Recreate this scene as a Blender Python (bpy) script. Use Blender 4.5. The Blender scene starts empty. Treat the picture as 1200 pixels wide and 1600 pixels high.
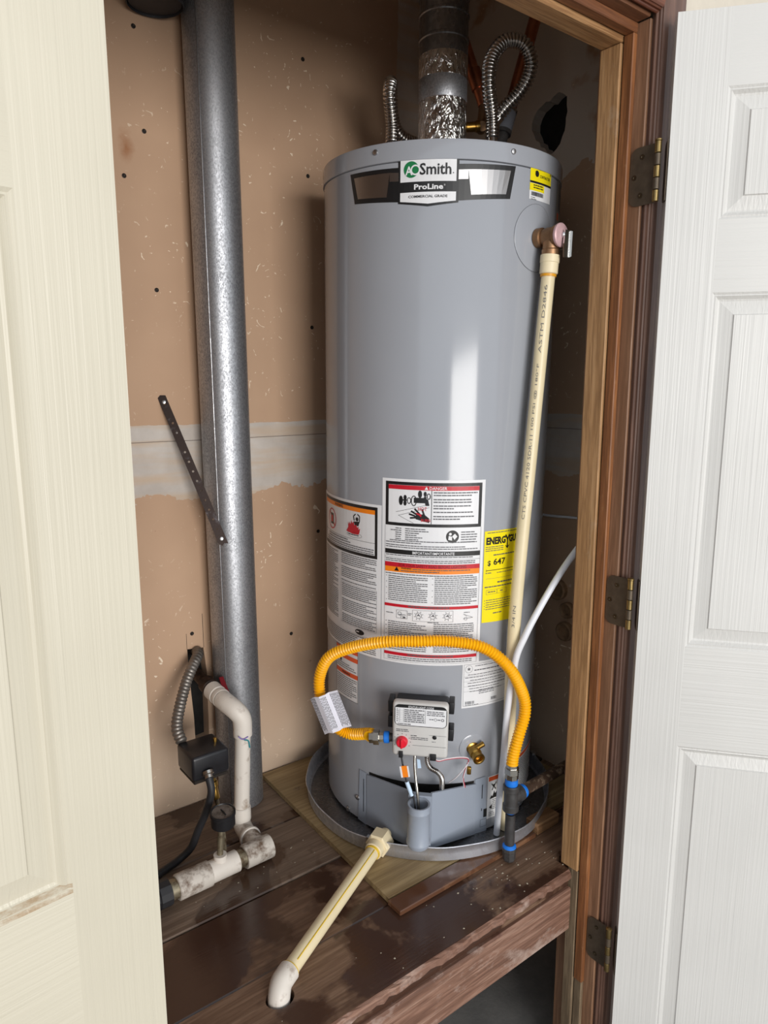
import bpy, bmesh, math, random
from mathutils import Vector, Matrix
random.seed(7)
S = bpy.context.scene
COL = S.collection
PI = math.pi
rad = math.radians

# ------------------------------------------------------------------ camera
CAM_H = 1.46
cd = bpy.data.cameras.new('camera'); cam = bpy.data.objects.new('camera', cd); COL.objects.link(cam)
cam.location = (0, 0, CAM_H); cam.rotation_euler = (rad(90 - 10.1), 0, rad(-37.8))
cd.sensor_fit = 'VERTICAL'; cd.sensor_height = 24; cd.lens = 1109 / 1600 * 24; cd.clip_start = .02
S.camera = cam
# ------------------------------------------------------------------ sky
wd = bpy.data.worlds.new('overcast'); S.world = wd; wd.use_nodes = True
bg = wd.node_tree.nodes['Background']; bg.inputs[0].default_value = (.88, .94, 1, 1); bg.inputs[1].default_value = .9
# ------------------------------------------------------------------ daylight through the open end of the driveway
ld = bpy.data.lights.new('daylight', 'AREA'); ld.shape = 'RECTANGLE'; ld.size = 2.4; ld.size_y = 2.1
ld.energy = 198; ld.color = (1, .97, .93)
lo = bpy.data.objects.new('daylight', ld); COL.objects.link(lo)
lo.location = (-.45, -4.0, 1.38); lo.rotation_euler = (rad(90), 0, 0)
# ------------------------------------------------------------------ exposure
S.view_settings.view_transform = 'Standard'; S.view_settings.look = 'None'
S.view_settings.gamma = 1; S.view_settings.use_curve_mapping = False
S.view_settings.exposure = 0.0

# ================================================================== materials
def srgb(r, g, b):
    f = lambda c: (c / 255 / 12.92) if c / 255 <= .04045 else ((c / 255 + .055) / 1.055) ** 2.4
    return (f(r), f(g), f(b), 1)
MATS = {}
class NT:
    def __init__(s, name):
        s.m = bpy.data.materials.new(name); s.m.use_nodes = True; s.t = s.m.node_tree
        s.b = s.t.nodes['Principled BSDF']; MATS[name] = s.m
    def n(s, typ, **k):
        q = s.t.nodes.new(typ)
        for a, v in k.items(): setattr(q, a, v)
        return q
    def l(s, a, b): s.t.links.new(a, b)
    def set(s, **k):
        for a, v in k.items(): s.b.inputs[a.replace('_', ' ')].default_value = v
    def coords(s, scale=(1, 1, 1), world=False):
        mp = s.n('ShaderNodeMapping'); mp.inputs['Scale'].default_value = scale
        if world: s.l(s.n('ShaderNodeNewGeometry').outputs['Position'], mp.inputs[0])
        else:
            tc = s.n('ShaderNodeTexCoord'); oi = s.n('ShaderNodeObjectInfo')
            ad = s.n('ShaderNodeVectorMath', operation='ADD')
            ml = s.n('ShaderNodeMath', operation='MULTIPLY'); ml.inputs[1].default_value = 13.7
            s.l(oi.outputs['Random'], ml.inputs[0]); s.l(tc.outputs['Object'], ad.inputs[0]); s.l(ml.outputs[0], ad.inputs[1])
            s.l(ad.outputs[0], mp.inputs[0])
        return mp.outputs[0]
    def noise(s, vec, scale, detail=4, rough=.55, dist=0):
        q = s.n('ShaderNodeTexNoise'); q.inputs['Scale'].default_value = scale; q.inputs['Detail'].default_value = detail
        q.inputs['Roughness'].default_value = rough; q.inputs['Distortion'].default_value = dist
        s.l(vec, q.inputs['Vector']); return q.outputs[0]
    def ramp(s, fac, stops):
        q = s.n('ShaderNodeValToRGB'); e = q.color_ramp.elements
        while len(e) < len(stops): e.new(.5)
        for i, (p, c) in enumerate(stops):
            e[i].position = p; e[i].color = c if not isinstance(c, (int, float)) else (c, c, c, 1)
        s.l(fac, q.inputs[0]); return q.outputs[0]
    def mix(s, fac, a, b, mode='MIX'):
        q = s.n('ShaderNodeMix', data_type='RGBA', blend_type=mode)
        for k, v in ((0, fac), (6, a), (7, b)):
            if isinstance(v, (int, float, tuple)): q.inputs[k].default_value = v
            else: s.l(v, q.inputs[k])
        return q.outputs[2]
    def math(s, op, a, b=0):
        q = s.n('ShaderNodeMath', operation=op)
        for k, v in ((0, a), (1, b)):
            if isinstance(v, (int, float)): q.inputs[k].default_value = v
            else: s.l(v, q.inputs[k])
        return q.outputs[0]
    def bump(s, h, strength=.3, dist=.002):
        q = s.n('ShaderNodeBump'); q.inputs['Strength'].default_value = strength; q.inputs['Distance'].default_value = dist
        s.l(h, q.inputs['Height']); s.l(q.outputs[0], s.b.inputs['Normal'])
    def color(s, c): s.l(c, s.b.inputs['Base Color'])

def plain(name, col, rough=.5, metal=0, var=.08, scale=40, bump=0, bscale=200, spec=None, coat=0):
    t = NT(name); v = t.coords()
    lo_ = tuple(c * (1 - var) for c in col[:3]) + (1,); hi = tuple(min(1, c * (1 + var)) for c in col[:3]) + (1,)
    t.color(t.ramp(t.noise(v, scale), [(.3, lo_), (.7, hi)]))
    t.set(Roughness=rough, Metallic=metal)
    if spec is not None: t.b.inputs['Specular IOR Level'].default_value = spec
    if coat: t.b.inputs['Coat Weight'].default_value = coat; t.b.inputs['Coat Roughness'].default_value = .05
    if bump: t.bump(t.noise(v, bscale), bump, .001)
    return t.m

def dirty(name, col, dirt, amount=.55, rough=.5, metal=0, scale=30, bump=.1):
    t = NT(name); v = t.coords()
    n1 = t.noise(v, scale, 6, .65)
    t.color(t.ramp(n1, [(amount - .06, col), (amount + .1, dirt)]))
    t.set(Roughness=rough, Metallic=metal); t.bump(t.noise(v, scale * 5), bump, .001)
    return t.m

def wood(name, dark, mid, light, axis='Z', scale=1., rough=.6, bump=.25, wet=None, wetamt=.5, wetscale=4, worn=None, wornamt=.62):
    t = NT(name); st = {'X': (2.2, 40, 40), 'Y': (40, 2.2, 40), 'Z': (40, 40, 2.2)}[axis]
    v = t.coords(tuple(c * scale for c in st)); g = t.noise(v, 1.6, 5, .6, .6)
    c = t.ramp(g, [(.28, dark), (.5, mid), (.72, light)])
    v2 = t.coords(); fine = t.noise(t.coords(tuple(c_ * 6 * scale for c_ in st)), 1, 3, .6)
    c = t.mix(t.math('MULTIPLY', t.ramp(fine, [(.40, 1), (.58, 0)]), .62), c, dark)
    big = t.noise(v2, wetscale, 5, .6, .3)
    if worn:
        wv = t.noise(t.coords(tuple(1 + .02 * c_ for c_ in st)), 9, 6, .68)
        c = t.mix(t.ramp(wv, [(wornamt - .04, 0), (wornamt + .12, 1)]), c, worn)
    if wet:
        f = t.ramp(big, [(wetamt - .02, 1), (wetamt + .025, 0)])
        c = t.mix(f, c, wet)
        t.l(t.ramp(big, [(wetamt - .02, .16), (wetamt + .03, rough)]), t.b.inputs['Roughness'])
    else: t.set(Roughness=rough)
    t.color(c); t.bump(fine, bump, .0015)
    return t.m

# paints
plain('tank_gray', srgb(160, 163, 170), .13, 0, .02, 6, spec=.5)
plain('shroud_gray', srgb(152, 160, 173), .35, 0, .02, 6)
plain('label_white', srgb(232, 232, 234), .34, 0, .02, 20)
plain('print_black', (.012, .012, .013, 1), .38, 0, .05)
plain('print_gray', (.10, .10, .11, 1), .5, 0, .05)
plain('print_faint', (.20, .19, .18, 1), .5, 0, .05)
plain('print_red', srgb(196, 26, 44), .38, 0, .04)
plain('print_dark_red', srgb(116, 14, 26), .45, 0, .04)
plain('print_orange', srgb(248, 136, 26), .38, 0, .04)
plain('print_rust', srgb(226, 92, 44), .38, 0, .04)
plain('print_green', srgb(30, 122, 72), .35, 0, .03)
plain('label_yellow', srgb(246, 226, 20), .4, 0, .02)
plain('label_gray', srgb(150, 145, 138), .5, 0, .05)
plain('foil_silver', (.42, .41, .41, 1), .34, 1, .03, 10)
plain('hose_yellow', srgb(252, 182, 14), .32, 0, .03, 30, spec=.5)
plain('knob_red', srgb(222, 26, 50), .35, 0, .04)
plain('valve_cream', srgb(205, 203, 200), .45, 0, .03, 30, .03, 400)
plain('black_plastic', (.012, .012, .014, 1), .42, 0, .1)
plain('rubber_black', (.02, .02, .023, 1), .55, 0, .2, 30)
plain('black_steel', (.075, .072, .072, 1), .4, .4, .25, 60, .1, 300)
plain('tape_blue', srgb(28, 122, 226), .45, 0, .08)
plain('brass', srgb(178, 140, 70), .3, 1, .18, 60, .06, 200)
plain('bronze', srgb(150, 116, 86), .45, .8, .2, 40, .15, 150)
plain('copper', srgb(184, 118, 90), .36, 1, .3, 25)
plain('chrome', (.72, .71, .69, 1), .16, 1, .06, 30)
plain('nut_steel', (.52, .50, .46, 1), .27, 1, .15, 60)
plain('pink_disc', srgb(214, 176, 178), .45, .2, .08, 120)
plain('flex_steel', (.62, .60, .58, 1), .18, 1, .1, 30)
plain('bx_steel', srgb(128, 122, 116), .45, .7, .25, 30)
plain('cpvc_cream', srgb(232, 216, 178), .38, 0, .05, 14)
plain('cpvc_adapter', srgb(236, 220, 184), .4, 0, .05, 20)
plain('glue_yellow', srgb(226, 190, 52), .35, 0, .15, 60)
plain('glue_amber', srgb(228, 160, 40), .35, 0, .1, 60)
plain('tube_white', srgb(232, 234, 240), .35, 0, .02)
plain('tag_white', srgb(226, 224, 234), .55, 0, .04, 40)
plain('wire_white', srgb(222, 214, 216), .5, 0, .03)
plain('wire_red', srgb(170, 50, 70), .5, 0, .05)
plain('sleeve_blue', srgb(196, 218, 240), .4, 0, .03)
plain('gray_fitting', srgb(120, 122, 130), .45, 0, .12, 40)
plain('stub_brown', srgb(140, 112, 84), .7, 0, .3, 60)
plain('hole_dark', (.006, .005, .004, 1), .9, 0, .2)
plain('hinge_bronze', srgb(98, 86, 72), .45, .55, .2, 50)
plain('hinge_wear', srgb(150, 128, 84), .35, .9, .2, 60)
plain('screw_dull', srgb(96, 84, 66), .4, .9, .15, 80)
plain('screw_dark', (.02, .014, .010, 1), .6, .3, .3, 80)
plain('zinc', (.55, .55, .56, 1), .35, 1, .1, 60)
plain('debris_pale', srgb(158, 148, 130), .8, 0, .25, 300)
dirty('pvc_dirty', srgb(222, 214, 204), srgb(132, 108, 86), .63, .5, 0, 22)
dirty('pvc_dirtier', srgb(204, 196, 186), srgb(104, 82, 64), .53, .55, 0, 26)
dirty('rusty_pipe', srgb(70, 52, 40), srgb(150, 130, 110), .56, .6, .35, 60, .4)
dirty('brown_nipple', srgb(66, 46, 34), srgb(36, 24, 18), .5, .6, .4, 60, .3)
dirty('gauge_face', srgb(118, 108, 100), srgb(80, 70, 62), .5, .25, 0, 60)
dirty('strap_steel', srgb(46, 34, 30), srgb(96, 92, 96), .63, .5, .6, 40, .2)
dirty('silver_nipple', srgb(150, 140, 118), srgb(90, 70, 50), .5, .4, .7, 60, .2)
plain('box_black', (.014, .014, .017, 1), .35, 0, .3, 40)
plain('purple_primer', srgb(120, 100, 170), .5, 0, .2, 60)
plain('teal_primer', srgb(40, 130, 140), .5, 0, .2, 60)
# galvanised duct with spangle
def galv(name, base, rough, vs=420, tone=.35):
    t = NT(name); v = t.coords((1, 1, .6)); q = t.n('ShaderNodeTexVoronoi'); q.inputs['Scale'].default_value = vs; t.l(v, q.inputs['Vector'])
    sp = t.n('ShaderNodeSeparateColor'); t.l(q.outputs['Color'], sp.inputs[0])
    n = t.noise(v, 12, 5, .6)
    f = t.math('ADD', t.math('MULTIPLY', sp.outputs[0], .5), t.math('MULTIPLY', n, .6))
    t.color(t.ramp(f, [(.2, tuple(c * (1 - tone) for c in base) + (1,)), (.85, tuple(base) + (1,))]))
    t.set(Metallic=.86); t.l(t.ramp(f, [(.2, rough + .12), (.85, rough - .05)]), t.b.inputs['Roughness'])
    t.bump(sp.outputs[0], .08, .0005)
galv('galvanized', (.50, .51, .54), .44, 520, .5)
galv('galvanized_dark', (.30, .30, .31), .3, 200)  # darker copy of galvanized, the flue elbow's dark reflections put into the colour
galv('pan_metal', (.66, .67, .72), .46, 160, .25)
# crinkled foil tape
t = NT('foil_tape'); v = t.coords((1, 1, .45)); n = t.noise(v, 70, 3, .55, 2.2)
t.color(t.ramp(t.noise(v, 20), [(.3, (.62, .61, .6, 1)), (.7, (.9, .9, .9, 1))])); t.set(Metallic=1, Roughness=.16); t.bump(n, 1.0, .006)
# door skin
def door_skin(name, axis, stain=False, tint=((200, 193, 177), (208, 201, 186))):
    t = NT(name); st = {'X': (3, 3, 260), 'Z': (260, 260, 3)}[axis]
    v = t.coords(st); n = t.noise(v, 1, 2, .5, .4)
    c = t.ramp(t.noise(t.coords(), 3, 3), [(.3, srgb(*tint[0])), (.7, srgb(*tint[1]))])
    sc = t.noise(t.coords((1, 1, .5)), 55, 2, .4, 1.5)
    c = t.mix(t.ramp(sc, [(.80, 0), (.83, .35)]), c, srgb(130, 120, 110))
    if stain:
        w = t.n('ShaderNodeSeparateXYZ'); t.l(t.n('ShaderNodeNewGeometry').outputs['Position'], w.inputs[0])
        m = t.ramp(w.outputs[2], [(0, 1), (1.0, 0)])
        band = t.math('MAXIMUM', t.math('LESS_THAN', t.math('ABSOLUTE', t.math('SUBTRACT', w.outputs[2], 1.0045)), .0022), t.math('LESS_THAN', t.math('ABSOLUTE', t.math('SUBTRACT', w.outputs[2], 1.0105)), .0020))
        g = t.ramp(t.noise(t.coords((1, 1, 4)), 60, 5, .7), [(.36, .1), (.62, .75)])
        c = t.mix(t.math('MULTIPLY', band, g), c, srgb(148, 116, 78))
    t.color(c); t.set(Roughness=.42); t.bump(n, .62, .0012)
WARM_LIT = ((191, 184, 166), (199, 192, 174)); COOL_LIT = ((204, 202, 198), (212, 210, 206))  # like doors
for nm_, tn_ in (('cream', WARM_LIT), ('white', COOL_LIT)):
    door_skin(nm_ + '_upright', 'Z', False, tn_); door_skin(nm_ + '_level', 'X', False, tn_); door_skin(nm_ + '_panel', 'Z', False, tn_)
door_skin('stained_panel', 'Z', True, WARM_LIT)
plain('door_edge', srgb(196, 190, 178), .5, 0, .05, 20)
# drywall
def drywall(name, zlo, zhi, corner_x=None, grubby=0.):
    t = NT(name); P = t.coords((1, 1, 1), True); s = t.n('ShaderNodeSeparateXYZ'); t.l(P, s.inputs[0])
    x, y, z = s.outputs
    base = t.ramp(t.noise(P, 2.2, 4, .6), [(.3, srgb(182, 149, 122)), (.7, srgb(196, 163, 135))])
    if grubby: base = t.mix(grubby, base, srgb(140, 122, 102))
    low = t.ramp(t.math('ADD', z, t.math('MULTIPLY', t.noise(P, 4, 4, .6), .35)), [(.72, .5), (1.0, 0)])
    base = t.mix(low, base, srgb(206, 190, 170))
    # pale fibre scratches
    v2 = t.n('ShaderNodeMapping'); v2.inputs['Rotation'].default_value = (.3, .5, .6); t.l(P, v2.inputs[0])
    sc = t.noise(v2.outputs[0], 40, 2, .4, 2.6); zone = t.noise(P, 5, 2)
    base = t.mix(t.math('MULTIPLY', t.ramp(sc, [(.70, 0), (.73, .9)]), t.ramp(zone, [(.40, .2), (.55, 1)])), base, srgb(240, 222, 198))
    sp = t.noise(P, 30, 4, .7)
    base = t.mix(t.ramp(sp, [(.735, 0), (.76, .7)]), base, srgb(88, 64, 48))
    if corner_x:
        dm = t.n('ShaderNodeVectorMath', operation='MULTIPLY'); sb = t.n('ShaderNodeVectorMath', operation='SUBTRACT'); ln_ = t.n('ShaderNodeVectorMath', operation='LENGTH')
        t.l(P, sb.inputs[0]); sb.inputs[1].default_value = (.516, 1.49, 1.920); t.l(sb.outputs[0], dm.inputs[0]); dm.inputs[1].default_value = (1, 1, .42); t.l(dm.outputs[0], ln_.inputs[0])
        f_ = t.math('ADD', ln_.outputs['Value'], t.math('MULTIPLY', t.noise(P, 40, 4, .6), .02))
        base = t.mix(t.ramp(f_, [(.012, .75), (.026, 0)]), base, srgb(150, 92, 48))
    mud = t.ramp(t.noise(P, 7, 5, .6), [(.35, srgb(182, 172, 163)), (.65, srgb(206, 198, 190))])
    # tan streaks along the taped joint
    stv = t.n('ShaderNodeMapping'); stv.inputs['Scale'].default_value = (2.5, 2.5, 26); t.l(P, stv.inputs[0])
    mud = t.mix(t.ramp(t.noise(stv.outputs[0], 1.6, 3, .5), [(.46, 0), (.64, .6)]), mud, srgb(196, 168, 138))
    wob = t.math('MULTIPLY', t.math('SUBTRACT', t.noise(P, 5.5, 5, .62), .5), .16)
    lo_ = t.math('GREATER_THAN', t.math('ADD', z, wob), zlo); hi = t.math('LESS_THAN', t.math('ADD', z, t.math('MULTIPLY', wob, .12)), zhi)
    f = t.math('MULTIPLY', lo_, hi)
    c = t.mix(f, base, mud)
    # paper tape edge line
    ln = t.math('LESS_THAN', t.math('ABSOLUTE', t.math('SUBTRACT', t.math('ADD', z, t.math('MULTIPLY', wob, .03)), zhi - .034)), .0009)
    c = t.mix(t.math('MULTIPLY', ln, .7), c, srgb(92, 82, 76))
    if corner_x is not None:
        k = t.math('GREATER_THAN', t.math('ADD', x, t.math('MULTIPLY', wob, .25)), corner_x)
        c = t.mix(t.math('MULTIPLY', k, .75), c, mud)
    if grubby:
        up = t.math('MULTIPLY', t.math('GREATER_THAN', t.math('ADD', z, t.math('MULTIPLY', wob, 2.)), 1.93), t.ramp(t.noise(P, 3.2, 5, .6), [(.40, 0), (.44, .9)]))
        c = t.mix(up, c, srgb(204, 194, 182))
    t.color(c); t.set(Roughness=.85); t.bump(t.noise(P, 300, 3), .08, .001)
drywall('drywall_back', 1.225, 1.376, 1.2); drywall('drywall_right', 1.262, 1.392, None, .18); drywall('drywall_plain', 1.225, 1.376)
plain('drywall_core', srgb(150, 140, 132), .9, 0, .2, 100, .3, 200)
plain('ceiling_paint', srgb(226, 220, 210), .9, 0, .04, 20)
plain('cavity_shade', (.012, .011, .010, 1), .95, 0, .3, 60)  # near-black, paints the darkness inside wall cavities and saw cuts
plain('stucco', srgb(206, 196, 180), .85, 0, .05, 20, .3, 120)
t = NT('concrete'); v = t.coords((1, 1, 1), True)
t.color(t.ramp(t.noise(v, 4, 7, .7), [(.3, srgb(92, 92, 92)), (.7, srgb(138, 136, 132))])); t.set(Roughness=.85); t.bump(t.noise(v, 120, 5), .25, .002)
t = NT('crawl_concrete'); v = t.coords((1, 1, 1), True)
t.color(t.ramp(t.noise(v, 6, 7, .7), [(.3, srgb(52, 50, 48)), (.7, srgb(98, 96, 92))])); t.set(Roughness=.9); t.bump(t.noise(v, 90, 5), .4, .003)
# timber
wood('plank_wood', srgb(96, 70, 52), srgb(124, 96, 76), srgb(148, 120, 98), 'X', 1, .6, .2, wet=srgb(70, 48, 38), wetamt=.49, wetscale=3.4)
wood('plank_grimy', srgb(96, 78, 64), srgb(122, 102, 86), srgb(146, 126, 108), 'X', 1, .6, .2, wet=srgb(72, 52, 40), wetamt=.45, wetscale=4)
wood('beam_wood', srgb(92, 62, 48), srgb(134, 98, 80), srgb(164, 132, 114), 'X', 1.1, .65, .4, wet=srgb(70, 30, 22), wetamt=.36, wetscale=5, worn=srgb(170, 148, 136), wornamt=.58)
wood('plywood', srgb(122, 100, 68), srgb(158, 136, 98), srgb(176, 154, 116), 'X', .5, .6, .1, wet=srgb(98, 78, 52), wetamt=.34, wetscale=6)
wood('red_board', srgb(98, 68, 48), srgb(128, 92, 66), srgb(148, 112, 84), 'X', .8, .5, .15, wet=srgb(96, 64, 46), wetamt=.5, wetscale=5)
wood('block_wood', srgb(110, 76, 48), srgb(150, 110, 74), srgb(180, 142, 104), 'X', .8, .6, .15)
wood('frame_light', srgb(134, 98, 62), srgb(176, 134, 90), srgb(196, 156, 112), 'Z', 1, .6, .3, worn=srgb(178, 150, 122), wornamt=.64)
wood('frame_orange', srgb(104, 64, 36), srgb(142, 90, 52), srgb(166, 112, 70), 'Z', 1, .5, .35, worn=srgb(182, 140, 100), wornamt=.68)
wood('frame_brown', srgb(112, 80, 58), srgb(140, 102, 76), srgb(160, 122, 94), 'Z', .8, .5, .15, worn=srgb(176, 140, 110), wornamt=.70)
wood('frame_dark', srgb(84, 60, 50), srgb(106, 76, 62), srgb(126, 94, 78), 'Z', .8, .5, .15)
wood('frame_gray', srgb(90, 74, 56), srgb(124, 104, 80), srgb(150, 130, 104), 'Z', 1, .7, .4)
wood('head_light', srgb(118, 82, 50), srgb(160, 118, 76), srgb(184, 144, 100), 'X', 1, .6, .3)
wood('head_orange', srgb(96, 58, 36), srgb(132, 84, 52), srgb(158, 108, 70), 'X', 1, .5, .3)
wood('head_brown', srgb(96, 62, 42), srgb(128, 86, 60), srgb(148, 104, 76), 'X', .8, .5, .15)
wood('head_dark', srgb(76, 40, 26), srgb(104, 58, 38), srgb(128, 78, 52), 'X', .8, .5, .15)

# ================================================================== mesh helpers
def basis(ax):
    ax = Vector(ax).normalized(); h = Vector((0, 0, 1)) if abs(ax.z) < .9 else Vector((1, 0, 0))
    u = h.cross(ax).normalized(); return u, ax.cross(u).normalized(), ax
class MB:
    def __init__(s): s.v = []; s.f = []; s.sm = []
    def add(s, vs, fs, smooth=False):
        o = len(s.v); s.v += [tuple(v) for v in vs]; s.f += [tuple(i + o for i in f) for f in fs]; s.sm += [smooth] * len(fs); return s
    def box(s, lo_, hi, bev=0, rot=None, seg=1):
        lo_, hi = Vector(lo_), Vector(hi); c = (lo_ + hi) / 2; d = hi - lo_
        bm = bmesh.new(); bmesh.ops.create_cube(bm, size=1)
        for q in bm.verts: q.co = Vector((q.co.x * d.x, q.co.y * d.y, q.co.z * d.z))
        if bev: bmesh.ops.bevel(bm, geom=list(bm.edges), offset=bev, segments=seg, affect='EDGES', profile=.5)
        bm.verts.index_update()
        vs = [(rot @ q.co if rot else q.co) + c for q in bm.verts]; fs = [[q.index for q in f.verts] for f in bm.faces]; bm.free()
        return s.add(vs, fs, bev > 0 and seg > 1)
    def tube(s, pts, r, n=16, caps=True, smooth=True):
        pts = [Vector(p) for p in pts]; N = len(pts)
        rs = r if isinstance(r, (list, tuple)) else [r] * N
        T = []
        for i in range(N):
            d = pts[min(i + 1, N - 1)] - pts[max(i - 1, 0)]; T.append(d.normalized())
        u = basis(T[0])[0]; vs = []
        for i in range(N):
            u = (u - T[i] * u.dot(T[i])).normalized(); w = T[i].cross(u)
            for k in range(n):
                a = 2 * PI * k / n; vs.append(pts[i] + (u * math.cos(a) + w * math.sin(a)) * rs[i])
        fs = [(i * n + k, i * n + (k + 1) % n, (i + 1) * n + (k + 1) % n, (i + 1) * n + k) for i in range(N - 1) for k in range(n)]
        if caps: fs += [tuple(range(n))[::-1], tuple((N - 1) * n + k for k in range(n))]
        return s.add(vs, fs, smooth)
    def lathe(s, prof, o, ax, n=24, closed=False, smooth=True, caps=True, ref=None):
        """prof: (radius, height along ax)"""
        o = Vector(o); u, w, a = basis(ax)
        vs = [o + a * h + (u * math.cos(2 * PI * k / n) + w * math.sin(2 * PI * k / n)) * r for r, h in prof for k in range(n)]
        m = len(prof); rng = range(m if closed else m - 1)
        fs = [(i * n + k, i * n + (k + 1) % n, (i + 1) % m * n + (k + 1) % n, (i + 1) % m * n + k) for i in rng for k in range(n)]
        if caps and not closed: fs += [tuple(range(n))[::-1], tuple((m - 1) * n + k for k in range(n))]
        return s.add(vs, fs, smooth)
    def cyl(s, a, b, r, n=20, bev=.0):
        a, b = Vector(a), Vector(b); L = (b - a).length
        pr = [(r, 0), (r, L)] if not bev else [(r - bev, 0), (r, bev), (r, L - bev), (r - bev, L)]
        return s.lathe(pr, a, b - a, n)
    def prism(s, poly, o, u, w, n, depth):
        o, u, w, n = Vector(o), Vector(u), Vector(w), Vector(n); m = len(poly)
        vs = [o + u * a + w * b for a, b in poly] + [o + u * a + w * b + n * depth for a, b in poly]
        fs = [tuple(range(m))[::-1], tuple(range(m, 2 * m))] + [(i, (i + 1) % m, m + (i + 1) % m, m + i) for i in range(m)]
        return s.add(vs, fs)
def smooth_path(pts, step=.004):
    P = [Vector(p) for p in pts]; P = [P[0] * 2 - P[1]] + P + [P[-1] * 2 - P[-2]]; out = []
    for i in range(1, len(P) - 2):
        p0, p1, p2, p3 = P[i - 1:i + 3]; n = max(2, int((p2 - p1).length / step))
        for k in range(n):
            t_ = k / n
            out.append(.5 * ((2 * p1) + (p2 - p0) * t_ + (2 * p0 - 5 * p1 + 4 * p2 - p3) * t_ ** 2 + (3 * p1 - p0 - 3 * p2 + p3) * t_ ** 3))
    out.append(P[-2]); return out
def resample(pts, step):
    out = [pts[0].copy()]; acc = 0
    for a, b in zip(pts, pts[1:]):
        L = (b - a).length; pos = step - acc
        while pos <= L: out.append(a.lerp(b, pos / L)); pos += step
        acc = (acc + L) % step if L else acc
        acc = L - (pos - step)
    return out
def corrugated(path, r, pitch, depth, n=14, sub=4):
    pts = resample(smooth_path(path, .002), pitch / sub)
    prof = [1, .6, 0, .6] if sub == 4 else [0, .62, .95, 1, .95, .62]
    rs = [r - depth * (1 - prof[i % sub]) for i in range(len(pts))]
    return MB().tube(pts, rs, n)

def mesh_of(name, mb, mat, base, sharp=35):
    me = bpy.data.meshes.new(name)
    me.from_pydata([(x - base[0], y - base[1], z - base[2]) for x, y, z in mb.v], [], mb.f)
    me.polygons.foreach_set('use_smooth', mb.sm); me.materials.append(MATS[mat])
    bm = bmesh.new(); bm.from_mesh(me); bmesh.ops.recalc_face_normals(bm, faces=bm.faces); bm.to_mesh(me); bm.free()
    if any(mb.sm): me.set_sharp_from_angle(angle=rad(sharp))
    me.update(); return me
BASES = {}
def props(o, label=None, cat=None, group=None, kind=None):
    for k, v in (('label', label), ('category', cat), ('group', group), ('kind', kind)):
        if v: o[k] = v
    return o
def thing(name, loc, label=None, cat=None, group=None, kind=None):
    o = bpy.data.objects.new(name, None); o.location = loc; o.empty_display_size = .05; COL.objects.link(o)
    BASES[o] = Vector(loc); return props(o, label, cat, group, kind)
def part(name, mb, mat, parent, label=None, kind=None, sharp=35):
    b = BASES[parent]; o = bpy.data.objects.new(name, mesh_of(name, mb, mat, b, sharp)); COL.objects.link(o); o.parent = parent
    BASES[o] = b; return props(o, label, None, None, kind)
def solo(name, mb, mat, loc=(0, 0, 0), label=None, cat=None, group=None, kind=None, sharp=35):
    o = bpy.data.objects.new(name, mesh_of(name, mb, mat, loc, sharp)); o.location = loc; COL.objects.link(o)
    BASES[o] = Vector(loc); return props(o, label, cat, group, kind)
def struct(name, mb, mat): return solo(name, mb, mat, kind='structure')

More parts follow.
